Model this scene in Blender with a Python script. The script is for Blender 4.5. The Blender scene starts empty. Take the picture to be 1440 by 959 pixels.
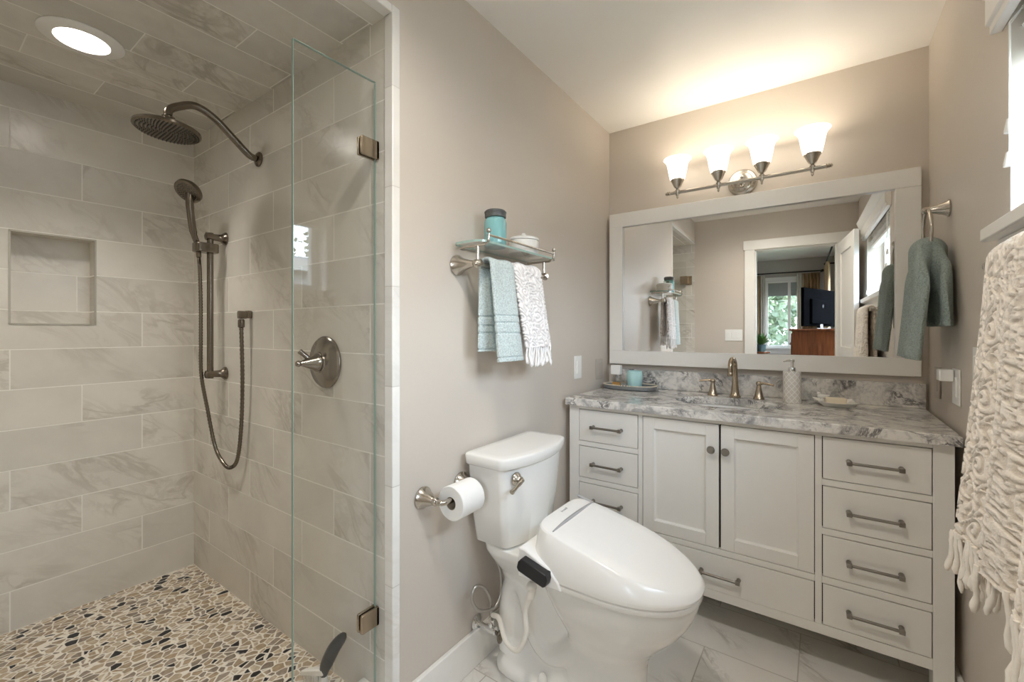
import bpy, bmesh, math, random
import numpy as np
from mathutils import Vector, Matrix

S = bpy.context.scene
COL = S.collection
R = math.radians
PI = math.pi
random.seed(7)

# ------------------------------------------------------------------ camera
CAMZ = 1.2386
cam_d = bpy.data.cameras.new('camera')
cam_d.sensor_width = 36.0
cam_d.lens = 616.03 / 1440 * 36
cam_d.shift_y = -(479.5 - 465.54) / 1440
cam_d.clip_start = 0.02
cam_o = bpy.data.objects.new('camera', cam_d)
COL.objects.link(cam_o)
cam_o.location = (0, 0, CAMZ)
cam_o.rotation_euler = (R(90), 0, R(35.3076))
S.camera = cam_o

# ------------------------------------------------------------------ colour management, world, lights
S.view_settings.view_transform = 'Standard'
S.view_settings.look = 'None'
S.view_settings.exposure = 0.56
S.view_settings.gamma = 1.0
S.view_settings.use_curve_mapping = False
S.cycles.use_denoising = True
S.cycles.max_bounces = 16
S.cycles.diffuse_bounces = 10
S.cycles.glossy_bounces = 6
S.cycles.transparent_max_bounces = 16
S.cycles.caustics_reflective = False
S.cycles.caustics_refractive = False
S.cycles.sample_clamp_indirect = 6.0

SKY_STRENGTH = 15.0
SHADE_GLOW = 2.2      # emission of the four glass shades
BULB_W = .45           # watts of each bulb
CAN_GLOW = 14.0        # recessed lens
CAN_W = 22.0           # shower can
ROOM_CAN_W = 35.0      # recessed can over the doorway end of the room

w = bpy.data.worlds.new('World')
S.world = w
w.use_nodes = True
nt = w.node_tree
bgn = nt.nodes['Background']
tc = nt.nodes.new('ShaderNodeTexCoord')
sep = nt.nodes.new('ShaderNodeSeparateXYZ')
ramp = nt.nodes.new('ShaderNodeValToRGB')
ramp.color_ramp.elements[0].position = 0.0
ramp.color_ramp.elements[0].color = (0.86, 0.92, 1.0, 1)
ramp.color_ramp.elements[1].position = 0.9
ramp.color_ramp.elements[1].color = (0.60, 0.78, 1.0, 1)
nt.links.new(tc.outputs['Generated'], sep.inputs[0])
nt.links.new(sep.outputs['Z'], ramp.inputs[0])
nt.links.new(ramp.outputs[0], bgn.inputs['Color'])
bgn.inputs['Strength'].default_value = SKY_STRENGTH


def portal(name, loc, rot, sx, sy):
    l = bpy.data.lights.new(name, 'AREA')
    l.shape = 'RECTANGLE'
    l.size = sx
    l.size_y = sy
    l.cycles.is_portal = True
    o = bpy.data.objects.new(name, l)
    COL.objects.link(o)
    o.location = loc
    o.rotation_euler = rot
    return o


portal('window_portal', (0.50, 1.02, 1.72), (0, R(90), 0), 0.44, 1.0)
portal('bedroom_window_portal', (-0.335, -3.74, 1.53), (R(90), 0, 0), 0.45, 1.1)
portal('bedroom_side_portal', (0.50, -2.0, 1.45), (0, R(90), 0), 1.3, 2.0)

# ------------------------------------------------------------------ shared dimensions
XL, XR, YB, YK = -1.057, 0.3665, 2.518, -0.15
ZC = 2.44
YF, XN = 0.87, -2.571          # shower: fixture wall, niche wall
ZSF, ZSC = 0.071, 2.2          # shower floor / ceiling


# ------------------------------------------------------------------ node helper
class NB:
    def __init__(self, name):
        self.m = bpy.data.materials.new(name)
        self.m.use_nodes = True
        self.t = self.m.node_tree
        self.b = self.t.nodes['Principled BSDF']
        self.out = self.t.nodes['Material Output']

    def n(self, typ, **kw):
        nd = self.t.nodes.new('ShaderNode' + typ)
        for k, v in kw.items():
            setattr(nd, k, v)
        return nd

    def put(self, sock, v):
        if isinstance(v, bpy.types.NodeSocket):
            self.t.links.new(v, sock)
        elif isinstance(v, (tuple, list)) and len(v) == 3 and sock.type == 'RGBA':
            sock.default_value = (*v, 1)
        else:
            sock.default_value = v

    def math(self, op, a, b=None, c=None, clamp=False):
        nd = self.n('Math', operation=op)
        nd.use_clamp = clamp
        self.put(nd.inputs[0], a)
        if b is not None:
            self.put(nd.inputs[1], b)
        if c is not None:
            self.put(nd.inputs[2], c)
        return nd.outputs[0]

    def pos(self):
        return self.n('NewGeometry').outputs['Position']

    def obj(self):
        return self.n('TexCoord').outputs['Object']

    def xyz(self, v):
        nd = self.n('SeparateXYZ')
        self.put(nd.inputs[0], v)
        return nd.outputs

    def comb(self, x=0.0, y=0.0, z=0.0):
        nd = self.n('CombineXYZ')
        self.put(nd.inputs[0], x)
        self.put(nd.inputs[1], y)
        self.put(nd.inputs[2], z)
        return nd.outputs[0]

    def vmath(self, op, a, b):
        nd = self.n('VectorMath', operation=op)
        self.put(nd.inputs[0], a)
        if op == 'SCALE':
            self.put(nd.inputs['Scale'], b)
        else:
            self.put(nd.inputs[1], b)
        return nd.outputs[0]

    def n_dot(self, a, b):
        nd = self.n('VectorMath', operation='DOT_PRODUCT')
        self.put(nd.inputs[0], a)
        self.put(nd.inputs[1], b)
        return nd.outputs['Value']

    def noise(self, v, scale, detail=3.0, rough=0.5, dist=0.0):
        nd = self.n('TexNoise')
        self.put(nd.inputs['Vector'], v)
        nd.inputs['Scale'].default_value = scale
        nd.inputs['Detail'].default_value = detail
        nd.inputs['Roughness'].default_value = rough
        nd.inputs['Distortion'].default_value = dist
        return nd.outputs['Fac']

    def white(self, v):
        nd = self.n('TexWhiteNoise', noise_dimensions='3D')
        self.put(nd.inputs['Vector'], v)
        return nd.outputs['Value'], nd.outputs['Color']

    def mrange(self, v, a, b, c=0.0, d=1.0, smooth=True):
        nd = self.n('MapRange')
        nd.interpolation_type = 'SMOOTHSTEP' if smooth else 'LINEAR'
        self.put(nd.inputs['Value'], v)
        for k, x in zip(('From Min', 'From Max', 'To Min', 'To Max'), (a, b, c, d)):
            nd.inputs[k].default_value = x
        return nd.outputs[0]

    def mix(self, f, a, b):
        nd = self.n('Mix', data_type='RGBA')
        self.put(nd.inputs[0], f)
        self.put(nd.inputs[6], a)
        self.put(nd.inputs[7], b)
        return nd.outputs[2]

    def bump(self, h, strength=0.3, dist=0.002):
        nd = self.n('Bump')
        nd.inputs['Strength'].default_value = strength
        nd.inputs['Distance'].default_value = dist
        self.put(nd.inputs['Height'], h)
        self.t.links.new(nd.outputs[0], self.b.inputs['Normal'])

    def base(self, col=None, rough=None, metal=None, spec=None):
        if col is not None:
            self.put(self.b.inputs['Base Color'], col)
        if rough is not None:
            self.put(self.b.inputs['Roughness'], rough)
        if metal is not None:
            self.put(self.b.inputs['Metallic'], metal)
        if spec is not None:
            self.put(self.b.inputs['Specular IOR Level'], spec)
        return self


def plain(name, col, rough=0.5, metal=0.0, spec=0.5, var=0.04, vs=30.0, bump=0.0, bs=200.0):
    """plain colour with faint procedural variation"""
    k = NB(name)
    p = k.obj()
    f = k.noise(p, vs, 3)
    lo = tuple(c * (1 - var) for c in col)
    hi = tuple(min(1, c * (1 + var)) for c in col)
    k.base(k.mix(f, lo, hi), rough, metal, spec)
    if bump:
        k.bump(k.noise(p, bs, 2), bump, 0.001)
    return k.m


def brushed(name, col, rough=0.28):
    k = NB(name)
    p = k.obj()
    f = k.noise(p, 60, 3)
    k.base(k.mix(f, tuple(c * .96 for c in col), col), rough, 1.0)
    return k.m


def marble_fac(k, v, s1, w1, s2, w2, cut=(.45, .62)):
    """vein mask 0..1 : two ridged noise layers gated by a broad noise"""
    a = k.math('ABSOLUTE', k.math('SUBTRACT', k.noise(v, s1, 6, .55, 1.2), .5))
    b = k.math('ABSOLUTE', k.math('SUBTRACT', k.noise(v, s2, 5, .6, .8), .5))
    r1 = k.mrange(a, 0.0, w1, 1.0, 0.0)
    r2 = k.mrange(b, 0.0, w2, 1.0, 0.0)
    g = k.mrange(k.noise(v, s1 * .7, 2), cut[0], cut[1])
    return k.math('MULTIPLY', k.math('MAXIMUM', r1, k.math('MULTIPLY', r2, .5)), g)


def tile_mat(name, ua, va, v0, th, tw, offs, base, vein, grout, amount=.5, gw=.004, rough=.25, cloud=.08, shift=0, stretch=(1, 1), vscale=2.4):
    """running-bond marble tile laid in world metres; ua/va = axis index of length / of rows"""
    k = NB(name)
    p = k.xyz(k.pos())
    u, v = p[ua], p[va]
    row = k.math('FLOOR', k.math('DIVIDE', k.math('SUBTRACT', v, v0), th))
    rv = k.math('SUBTRACT', k.math('DIVIDE', k.math('SUBTRACT', v, v0), th), row)
    m = k.math('FLOORED_MODULO', k.math('ADD', row, float(shift)), float(len(offs)))
    o = offs[0]
    for i, q in enumerate(offs):
        is_i = k.math('COMPARE', m, float(i), .2)
        o = k.math('MULTIPLY', is_i, q) if i == 0 else k.math('MULTIPLY_ADD', is_i, q, o)
    uu = k.math('DIVIDE', k.math('SUBTRACT', u, o), tw)
    cl = k.math('FLOOR', uu)
    ru = k.math('SUBTRACT', uu, cl)
    # distance to nearest joint in metres
    du = k.math('MULTIPLY', k.math('MINIMUM', ru, k.math('SUBTRACT', 1.0, ru)), tw)
    dv = k.math('MULTIPLY', k.math('MINIMUM', rv, k.math('SUBTRACT', 1.0, rv)), th)
    d = k.math('MINIMUM', du, dv)
    g = k.mrange(d, gw * .35, gw * .6, 1.0, 0.0)
    rnd, rcol = k.white(k.comb(row, cl, 3.3))
    vec = k.comb(k.math('MULTIPLY', u, stretch[0]), k.math('MULTIPLY', v, stretch[1]), 0.0)
    rot = k.n('VectorRotate', rotation_type='Z_AXIS')
    k.put(rot.inputs['Vector'], vec)
    rot.inputs['Angle'].default_value = .6
    vv = k.vmath('ADD', rot.outputs[0], k.vmath('SCALE', rcol, 17.0))
    f = marble_fac(k, k.vmath('MULTIPLY', vv, (1.0, 2.0, 1.0)), vscale, .05, vscale * 2.6, .07, (.47, .66))
    tone = k.mrange(rnd, 0, 1, 1 - cloud, 1 + cloud * .4, False)
    cl2 = k.mrange(k.noise(vv, 5, 4, .6), .3, .7, 1 - cloud, 1.0)
    bc = k.vmath('SCALE', k.vmath('MULTIPLY', base, (1, 1, 1)), k.math('MULTIPLY', tone, cl2))
    c = k.mix(k.math('MULTIPLY', f, amount), bc, vein)
    c = k.mix(g, c, grout)
    k.base(c, k.mrange(g, 0, 1, rough, .85))
    k.bump(k.math('SUBTRACT', 1.0, g), .35, .0015)
    return k.m


def glass_mat(name, tint=(1, 1, 1), ior=1.5, rough=0.0):
    k = NB(name)
    tr = k.n('BsdfTransparent')
    tr.inputs[0].default_value = (*tint, 1)
    gl = k.n('BsdfGlossy')
    gl.inputs['Roughness'].default_value = rough
    # Schlick reflectance from |cos|, the same for both faces of the pane
    g = k.n('NewGeometry')
    c = k.math('ABSOLUTE', k.n_dot(g.outputs['Normal'], g.outputs['Incoming']))
    fr = k.math('MULTIPLY_ADD', k.math('POWER', k.math('SUBTRACT', 1.0, c, None, True), 5.0), .96, ((ior - 1) / (ior + 1)) ** 2)
    mx = k.n('MixShader')
    k.t.links.new(fr, mx.inputs[0])
    k.t.links.new(tr.outputs[0], mx.inputs[1])
    k.t.links.new(gl.outputs[0], mx.inputs[2])
    k.t.links.new(mx.outputs[0], k.out.inputs['Surface'])
    return k.m


def glow_mat(name, col, strength):
    k = NB(name)
    k.base((.9, .9, .88), .4)
    k.b.inputs['Emission Color'].default_value = (*col, 1)
    k.b.inputs['Emission Strength'].default_value = strength
    return k.m


def wall_paint(name, col):
    k = NB(name)
    p = k.pos()
    f = k.noise(p, 1.7, 3)
    k.base(k.mix(f, tuple(c * .97 for c in col), tuple(c * 1.03 for c in col)), .42, 0, .35)
    k.bump(k.math('ADD', k.noise(p, 70, 3), k.noise(p, 18, 2)), .10, .004)
    return k.m


def terry(name, col, strength=.9):
    k = NB(name)
    p = k.obj()
    f = k.noise(p, 210, 3, .65)
    k.base(k.mix(k.mrange(f, .35, .6), tuple(c * .66 for c in col), col), .95, 0, .1)
    k.b.inputs['Sheen Weight'].default_value = .25
    k.bump(f, strength, .010)
    return k.m


M = {}
TILE = (.73, .70, .64)
VEIN = (.33, .29, .23)
GROUT = (.82, .80, .75)
T3 = (.261, .666, .464)
M['tile_n'] = tile_mat('marble_tile_side', 1, 2, ZSF, .1565, .61, T3, TILE, VEIN, GROUT, .42)
M['tile_f'] = tile_mat('marble_tile_fixture', 0, 2, ZSF, .1565, .61, (-1.972, -1.775, -1.565), TILE, VEIN, GROUT, .42, shift=0)
M['tile_c'] = tile_mat('marble_tile_ceiling', 1, 0, XN, .1575, .61, (.25 + .42, .47, .25), TILE, VEIN, GROUT, .55, shift=0, cloud=.13)
M['tile_k'] = tile_mat('marble_tile_front', 0, 2, ZSF, .1565, .61, (-1.9, -1.7, -1.5), TILE, VEIN, GROUT, .6)
M['tile_trim'] = tile_mat('white_edge_tile', 1, 2, .467 - .303 * 2, .3025, 9.0, (4.0,), (.88, .865, .83), (.6, .57, .5), (.62, .60, .56), .3, gw=.003)
M['floor'] = tile_mat('marble_floor_tile', 0, 1, 1.842 - .305 * 6, .305, .61, (-.072, -.377), (.80, .78, .745), (.16, .13, .10), (.46, .43, .39), .62, gw=.004, rough=.16, cloud=.05, vscale=3.4)
M['paint'] = wall_paint('greige_wall_paint', (.61, .552, .487))
M['bed_paint'] = wall_paint('grey_bedroom_paint', (.50, .47, .43))
M['ceil'] = wall_paint('white_ceiling_paint', (.91, .89, .855))
M['trim'] = plain('white_trim_paint', (.84, .82, .78), .35, var=.02)
M['cab'] = plain('white_cabinet_paint', (.80, .785, .75), .33, var=.015)
M['china'] = plain('white_porcelain', (.86, .85, .82), .07, var=.01)
M['plastic'] = plain('white_plastic', (.90, .89, .865), .18, var=.01)
M['plate'] = plain('white_plate_plastic', (.88, .87, .84), .3, var=.01)
M['plate_tan'] = plain('greige_plate_plastic', (.50, .445, .39), .35, var=.01)
M['black'] = plain('black_plastic', (.012, .012, .013), .35, var=.2)
M['matt_black'] = plain('matt_black_shell', (.004, .004, .0045), .95, spec=.0, var=.2)
M['gap'] = plain('grey_seam', (.42, .42, .43), .4)
M['dark'] = plain('dark_recess', (.03, .028, .025), .8)  # near-black: cabinet gap shade put into colour, also the curtain rods
M['nickel'] = brushed('brushed_nickel', (.56, .52, .46), .22)
M['valve'] = brushed('dark_nickel_valve', (.33, .30, .265), .20)
M['nickel_d'] = brushed('antique_nickel', (.215, .185, .15), .25)
M['pewter'] = brushed('pewter_pull', (.30, .275, .245), .34)
M['bronze'] = brushed('champagne_bronze', (.44, .36, .27), .26)
M['chrome'] = brushed('polished_chrome', (.82, .82, .81), .10)
M['nozzle'] = plain('dark_rubber_nozzles', (.10, .095, .085), .5, .3)
M['paper'] = plain('white_tissue_paper', (.88, .87, .84), .95, spec=.1, bump=.3, bs=150)
M['card'] = plain('brown_card_tube', (.42, .34, .25), .9)
M['mirror'] = NB('mirror_silver').base((.93, .935, .93), 0.0, 1.0).m
M['glass'] = glass_mat('clear_glass', (.985, .99, .985))
M['glass_edge'] = plain('green_glass_edge', (.33, .46, .41), .12)
M['pane'] = glass_mat('window_glass', (.97, .985, .99))
M['teal'] = terry('teal_terry_towel', (.64, .73, .72), .5)
M['sage'] = terry('sage_terry_towel', (.45, .545, .515), 1.0)
M['hose_w'] = plain('white_hose', (.80, .77, .70), .35)
M['braid'] = brushed('braided_steel', (.50, .48, .45), .35)
M['soap'] = plain('cream_soap', (.84, .74, .58), .5)
M['zinc'] = plain('galvanised_zinc', (.30, .32, .33), .45, .7, var=.25, vs=60)
M['bead'] = plain('white_bead_rim', (.74, .64, .50), .5, var=.25, vs=300)
M['wood'] = None


def jacquard(name, low, high):
    k = NB(name)
    a = k.n('Attribute', attribute_name='relief')
    f = k.noise(k.obj(), 260, 2)
    c = k.mix(k.mrange(a.outputs['Fac'], .2, .8), low, high)
    c = k.mix(k.math('MULTIPLY', k.mrange(f, .5, .75), .18), c, low)
    k.base(c, .95, 0, .1)
    k.b.inputs['Sheen Weight'].default_value = .2
    k.bump(f, .5, .003)
    return k.m


M['lace'] = jacquard('white_jacquard_towel', (.70, .66, .645), (.92, .89, .87))
M['cream'] = jacquard('cream_jacquard_towel', (.72, .645, .555), (.89, .825, .745))
M['cream_f'] = plain('cream_fringe_yarn', (.90, .85, .78), .95, spec=.1, var=.06, vs=150, bump=.4, bs=300)
M['lace_f'] = plain('white_fringe_yarn', (.91, .89, .875), .95, spec=.1, var=.06, vs=150)


def wood(name, a, b, rough=.3):
    k = NB(name)
    p = k.obj()
    f = k.noise(k.vmath('MULTIPLY', p, (18, 18, 1.6)), 2.2, 5, .6, .6)
    k.base(k.mix(k.mrange(f, .3, .7), a, b), rough)
    return k.m


M['wood'] = wood('red_brown_wood', (.16, .045, .016), (.30, .10, .035))


def counter_mat():
    k = NB('grey_white_marble_slab')
    p = k.pos()
    a = k.noise(p, 8, 9, .72, .9)
    b = k.noise(p, 45, 6, .7, .5)
    c = k.mix(k.mrange(a, .38, .56), (.38, .37, .36), (.77, .745, .705))
    c = k.mix(k.math('MULTIPLY', k.mrange(b, .48, .64), .38), c, (.30, .29, .285))
    vein = k.mrange(k.math('ABSOLUTE', k.math('SUBTRACT', k.noise(p, 6.0, 9, .72, 1.1), .5)), 0, .040, 1, 0)
    gate = k.mrange(k.noise(p, 6, 4, .6), .44, .58)
    c = k.mix(k.math('MULTIPLY', k.math('MULTIPLY', vein, gate), .9), c, (.075, .07, .075))
    blot = k.math('MULTIPLY', k.mrange(k.noise(p, 17, 8, .75), .54, .64), k.mrange(k.noise(p, 3.5, 2), .44, .58))
    c = k.mix(k.math('MULTIPLY', blot, .8), c, (.11, .105, .11))
    k.base(c, .14)
    return k.m


M['counter'] = counter_mat()


def pebble_mat():
    k = NB('pebble_mosaic')
    p = k.pos()
    rot = k.n('VectorRotate', rotation_type='Z_AXIS')
    k.put(rot.inputs['Vector'], p)
    rot.inputs['Angle'].default_value = .12
    v = k.vmath('MULTIPLY', rot.outputs[0], (1.22, 1.0, 0.0))
    ed = k.n('TexVoronoi', feature='DISTANCE_TO_EDGE')
    ce = k.n('TexVoronoi', feature='F1')
    for nd in (ed, ce):
        k.put(nd.inputs['Vector'], v)
        nd.inputs['Scale'].default_value = 32.0
        nd.inputs['Randomness'].default_value = .92
    rnd, rc = k.white(ce.outputs['Position'])
    r2 = k.xyz(rc)
    stone = k.n('ValToRGB')
    el = stone.color_ramp.elements
    stone.color_ramp.interpolation = 'CONSTANT'
    el[0].position, el[0].color = 0, (.018, .017, .019, 1)
    el[1].position, el[1].color = .13, (.36, .29, .21, 1)
    for ps, c in ((.17, (.27, .22, .17)), (.30, (.42, .32, .21)), (.45, (.50, .40, .285)), (.62, (.38, .295, .20)), (.78, (.55, .46, .35)), (.90, (.33, .27, .215))):
        e = el.new(ps)
        e.color = (*c, 1)
    k.put(stone.inputs[0], rnd)
    mott = k.mrange(k.noise(p, 90, 4), .3, .7, .82, 1.1)
    sc = k.vmath('SCALE', stone.outputs[0], mott)
    wob = k.math('ADD', ed.outputs['Distance'], k.math('MULTIPLY', k.math('SUBTRACT', k.noise(p, 70, 2), .5), .08))
    g = k.mrange(wob, .045, .095, 1, 0)
    k.base(k.mix(g, sc, (.80, .75, .66)), k.mrange(g, 0, 1, .38, .9))
    k.bump(k.mrange(wob, .04, .25), .55, .004)
    return k.m


M['pebble'] = pebble_mat()


# ------------------------------------------------------------------ mesh helpers
class MB:
    def __init__(self):
        self.bm = bmesh.new()

    def box(self, a, b):
        x0, y0, z0 = (min(a[i], b[i]) for i in range(3))
        x1, y1, z1 = (max(a[i], b[i]) for i in range(3))
        v = [self.bm.verts.new(p) for p in ((x0, y0, z0), (x1, y0, z0), (x1, y1, z0), (x0, y1, z0), (x0, y0, z1), (x1, y0, z1), (x1, y1, z1), (x0, y1, z1))]
        for f in ((3, 2, 1, 0), (4, 5, 6, 7), (0, 1, 5, 4), (1, 2, 6, 5), (2, 3, 7, 6), (3, 0, 4, 7)):
            self.bm.faces.new([v[i] for i in f])
        return self

    def rings(self, rs, cap0=True, cap1=True, closed=True):
        """loft list of rings (each a list of points)"""
        vr = [[self.bm.verts.new(p) for p in r] for r in rs]
        n = len(vr[0])
        for a, b in zip(vr[:-1], vr[1:]):
            for i in range(n if closed else n - 1):
                j = (i + 1) % n
                self.bm.faces.new((a[i], a[j], b[j], b[i]))
        if cap0 and closed:
            self.bm.faces.new(list(reversed(vr[0])))
        if cap1 and closed:
            self.bm.faces.new(vr[-1])
        return self

    def tube(self, pts, r, n=12, caps=True):
        pts = [Vector(p) for p in pts]
        rad = r if isinstance(r, (list, tuple)) else [r] * len(pts)
        rs = []
        prev = None
        for i, p in enumerate(pts):
            t = (pts[min(i + 1, len(pts) - 1)] - pts[max(i - 1, 0)]).normalized()
            if prev is None:
                up = Vector((0, 0, 1)) if abs(t.z) < .9 else Vector((1, 0, 0))
                a = t.cross(up).normalized()
            else:
                a = (prev - t * prev.dot(t)).normalized()
            prev = a
            b = t.cross(a)
            rs.append([p + (a * math.cos(2 * PI * k / n) + b * math.sin(2 * PI * k / n)) * rad[i] for k in range(n)])
        return self.rings(rs, caps, caps)

    def lathe(self, prof, o=(0, 0, 0), axis=(0, 0, 1), n=32, cap0=True, cap1=True):
        """prof = [(radius, height along axis)]"""
        ax = Vector(axis).normalized()
        up = Vector((0, 0, 1)) if abs(ax.z) < .9 else Vector((1, 0, 0))
        a = ax.cross(up).normalized()
        b = ax.cross(a)
        o = Vector(o)
        rs = [[o + ax * h + (a * math.cos(2 * PI * k / n) + b * math.sin(2 * PI * k / n)) * max(r, 1e-5) for k in range(n)] for r, h in prof]
        return self.rings(rs, cap0, cap1)

    def ball(self, c, r, n=16, sc=(1, 1, 1)):
        c = Vector(c)
        rs = []
        for j in range(1, n // 2):
            t = PI * j / (n // 2)
            rs.append([c + Vector((r * sc[0] * math.sin(t) * math.cos(2 * PI * k / n), r * sc[1] * math.sin(t) * math.sin(2 * PI * k / n), -r * sc[2] * math.cos(t))) for k in range(n)])
        return self.rings(rs)

    def prism(self, poly, axis, a, b):
        """poly: 2D points in the two other axes (in order), extruded along axis from a to b"""
        def P(q, h):
            l = [q[0], q[1]]
            l.insert(axis, h)
            return tuple(l)
        return self.rings([[P(q, a) for q in poly], [P(q, b) for q in poly]])

    def build(self, name, mat, parent=None, bevel=0.0, seg=2, smooth=True, angle=38, flip=True):
        bm = self.bm
        if flip:
            bmesh.ops.recalc_face_normals(bm, faces=bm.faces)
        me = bpy.data.meshes.new(name)
        o = bpy.data.objects.new(name, me)
        COL.objects.link(o)
        if parent is not None:
            o.parent = parent
            q = parent
            off = Vector((0, 0, 0))
            while q is not None:
                off += q.location
                q = q.parent
        else:
            xs = [v.co for v in bm.verts]
            off = Vector(((min(v.x for v in xs) + max(v.x for v in xs)) / 2, (min(v.y for v in xs) + max(v.y for v in xs)) / 2, min(v.z for v in xs)))
            o.location = off
        bmesh.ops.translate(bm, verts=bm.verts, vec=-off)
        bm.to_mesh(me)
        bm.free()
        me.materials.append(mat)
        if smooth:
            me.polygons.foreach_set('use_smooth', [True] * len(me.polygons))
            me.set_sharp_from_angle(angle=R(angle))
        if bevel:
            md = o.modifiers.new('bevel', 'BEVEL')
            md.width = bevel
            md.segments = seg
            md.limit_method = 'ANGLE'
            md.angle_limit = R(40)
            md.harden_normals = False
        return o


def tag(o, label, cat, group=None, kind=None):
    o['label'] = label
    o['category'] = cat
    if group:
        o['group'] = group
    if kind:
        o['kind'] = kind
    return o


def thing(name, label, cat, loc, group=None):
    o = bpy.data.objects.new(name, None)
    o.empty_display_size = .05
    COL.objects.link(o)
    o.location = loc
    return tag(o, label, cat, group)


def struct(o, label=None, cat=None):
    o['kind'] = 'structure'
    o['label'] = label or o.name.replace('_', ' ')
    o['category'] = cat or o.name.split('_')[0]
    return o


def clone(o, loc=None, parent=None):
    c = o.copy()
    COL.objects.link(c)
    if parent is not None:
        c.parent = parent
    for ch in [x for x in bpy.data.objects if x.parent == o]:
        clone(ch, None, c)
    if loc is not None:
        c.location = loc
    return c


def smooth_path(pts, n=8):
    """Catmull-Rom through points"""
    P = [Vector(p) for p in pts]
    P = [P[0] * 2 - P[1]] + P + [P[-1] * 2 - P[-2]]
    out = []
    for i in range(1, len(P) - 2):
        a, b, c, d = P[i - 1], P[i], P[i + 1], P[i + 2]
        for k in range(n):
            t = k / n
            out.append(.5 * ((2 * b) + (c - a) * t + (2 * a - 5 * b + 4 * c - d) * t * t + (3 * b - a - 3 * c + d) * t ** 3))
    out.append(P[-2])
    return out


def rrect(x0, y0, x1, y1, r, n=5):
    pts = []
    for cx, cy, a0 in ((x1 - r, y1 - r, 0), (x0 + r, y1 - r, 90), (x0 + r, y0 + r, 180), (x1 - r, y0 + r, 270)):
        for k in range(n + 1):
            a = R(a0 + 90 * k / n)
            pts.append((cx + r * math.cos(a), cy + r * math.sin(a)))
    return pts


# ================================================================== STRUCTURE
T = .10
struct(MB().box((XL - .06, YK - .14, -.05), (XR + .15, YB + .1, 0)).build('floor', M['floor']), 'white marble tiled bathroom floor', 'floor')
struct(MB().box((XL - T, YK - .02, ZC), (XR + .15, YB + .1, ZC + .06)).build('ceiling', M['ceil']), 'smooth white bathroom ceiling', 'ceiling')
struct(MB().box((XL - T, YB, 0), (XR + .15, YB + .1, ZC)).build('wall_back', M['paint']), 'greige painted wall behind vanity and mirror', 'wall')
# toilet wall and the header over the shower opening
m = MB().box((XL - T, YF + .024, 0), (XL, YB, ZC)).box((XL - T, YK, ZSC + .02), (XL, YF + .024, ZC))
struct(m.build('wall_left', M['paint']), 'greige painted wall beside the toilet', 'wall')
# right wall with window opening
WY0, WY1, WZ0, WZ1 = .505, 1.54, 1.48, 2.06
m = MB()
WT = .16
m.box((XR, YK, 0), (XR + WT, WY0, ZC)).box((XR, WY1, 0), (XR + WT, YB, ZC)).box((XR, WY0, 0), (XR + WT, WY1, WZ0)).box((XR, WY0, WZ1), (XR + WT, WY1, ZC))
struct(m.build('wall_right', M['paint']), 'greige painted wall with the high window', 'wall')
# door wall
DX0, DX1, DZ = -.476, .207, 2.074
m = MB().box((XL, YK - .12, 0), (DX0, YK, ZC)).box((DX1, YK - .12, 0), (XR + .1, YK, ZC)).box((DX0, YK - .12, DZ), (DX1, YK, ZC))
struct(m.build('wall_front', M['paint']), 'greige painted wall around the bedroom doorway', 'wall')

# shower shell
m = MB().box((XN, YF, -.02), (XL - .012, YF + .1, ZSC))
struct(m.build('wall_shower_back', M['tile_f']), 'marble tiled shower wall with the fixtures', 'wall')
NY0, NY1, NZ0, NZ1, ND = .261, .505, 1.268, 1.630, .09
m = MB().box((XN - .14, YK - .1, -.02), (XN, NY0, ZSC + .1)).box((XN - .14, NY1, -.02), (XN, YF + .1, ZSC + .1))
m.box((XN - .14, NY0, -.02), (XN, NY1, NZ0)).box((XN - .14, NY0, NZ1), (XN, NY1, ZSC + .1)).box((XN - .14, NY0, NZ0), (XN - ND, NY1, NZ1))
struct(m.build('wall_shower_left', M['tile_n']), 'marble tiled shower wall with the recessed niche', 'wall')
struct(MB().box((XN, YK - .1, -.02), (XL, YK, ZSC)).build('wall_shower_front', M['tile_k']), 'marble tiled shower end wall nearest the doorway', 'wall')
struct(MB().box((XN, YK, ZSC), (XL - .02, YF, ZSC + .05)).build('ceiling_shower', M['tile_c']), 'marble tiled shower ceiling', 'ceiling')
struct(MB().box((XN, YK, -.04), (XL - .14, YF, ZSF)).build('floor_shower', M['pebble']), 'pebble mosaic shower floor', 'floor')
struct(MB().box((XL - .14, YK, -.02), (XL - .0, YF, .135)).build('shower_curb', M['tile_trim'], bevel=.004), 'white tiled shower curb', 'curb')
m = MB().box((XL - .035, YF - .004, 0), (XL + .004, YF + .026, ZSC + .022)).box((XL - .035, YK, ZSC - .004), (XL + .004, YF - .0045, ZSC + .022))
struct(m.build('trim_1', M['tile_trim'], bevel=.003), 'narrow white tile edging around the shower opening', 'trim')
# niche edging: thin metal profile along the bottom and right edges
m = MB()
for a, b in (((NY0 - .004, NZ0 - .004), (NY1 + .004, NZ0 + .002)), ((NY0 - .004, NZ1 - .002), (NY1 + .004, NZ1 + .004)), ((NY0 - .004, NZ0), (NY0 + .002, NZ1)), ((NY1 - .002, NZ0), (NY1 + .004, NZ1))):
    m.box((XN - .006, a[0], a[1]), (XN + .0025, b[0], b[1]))
struct(m.build('trim_2', plain('bronze_tile_profile', (.42, .39, .33), .4, .6)), 'thin metal edging around the shower niche', 'trim')

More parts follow.
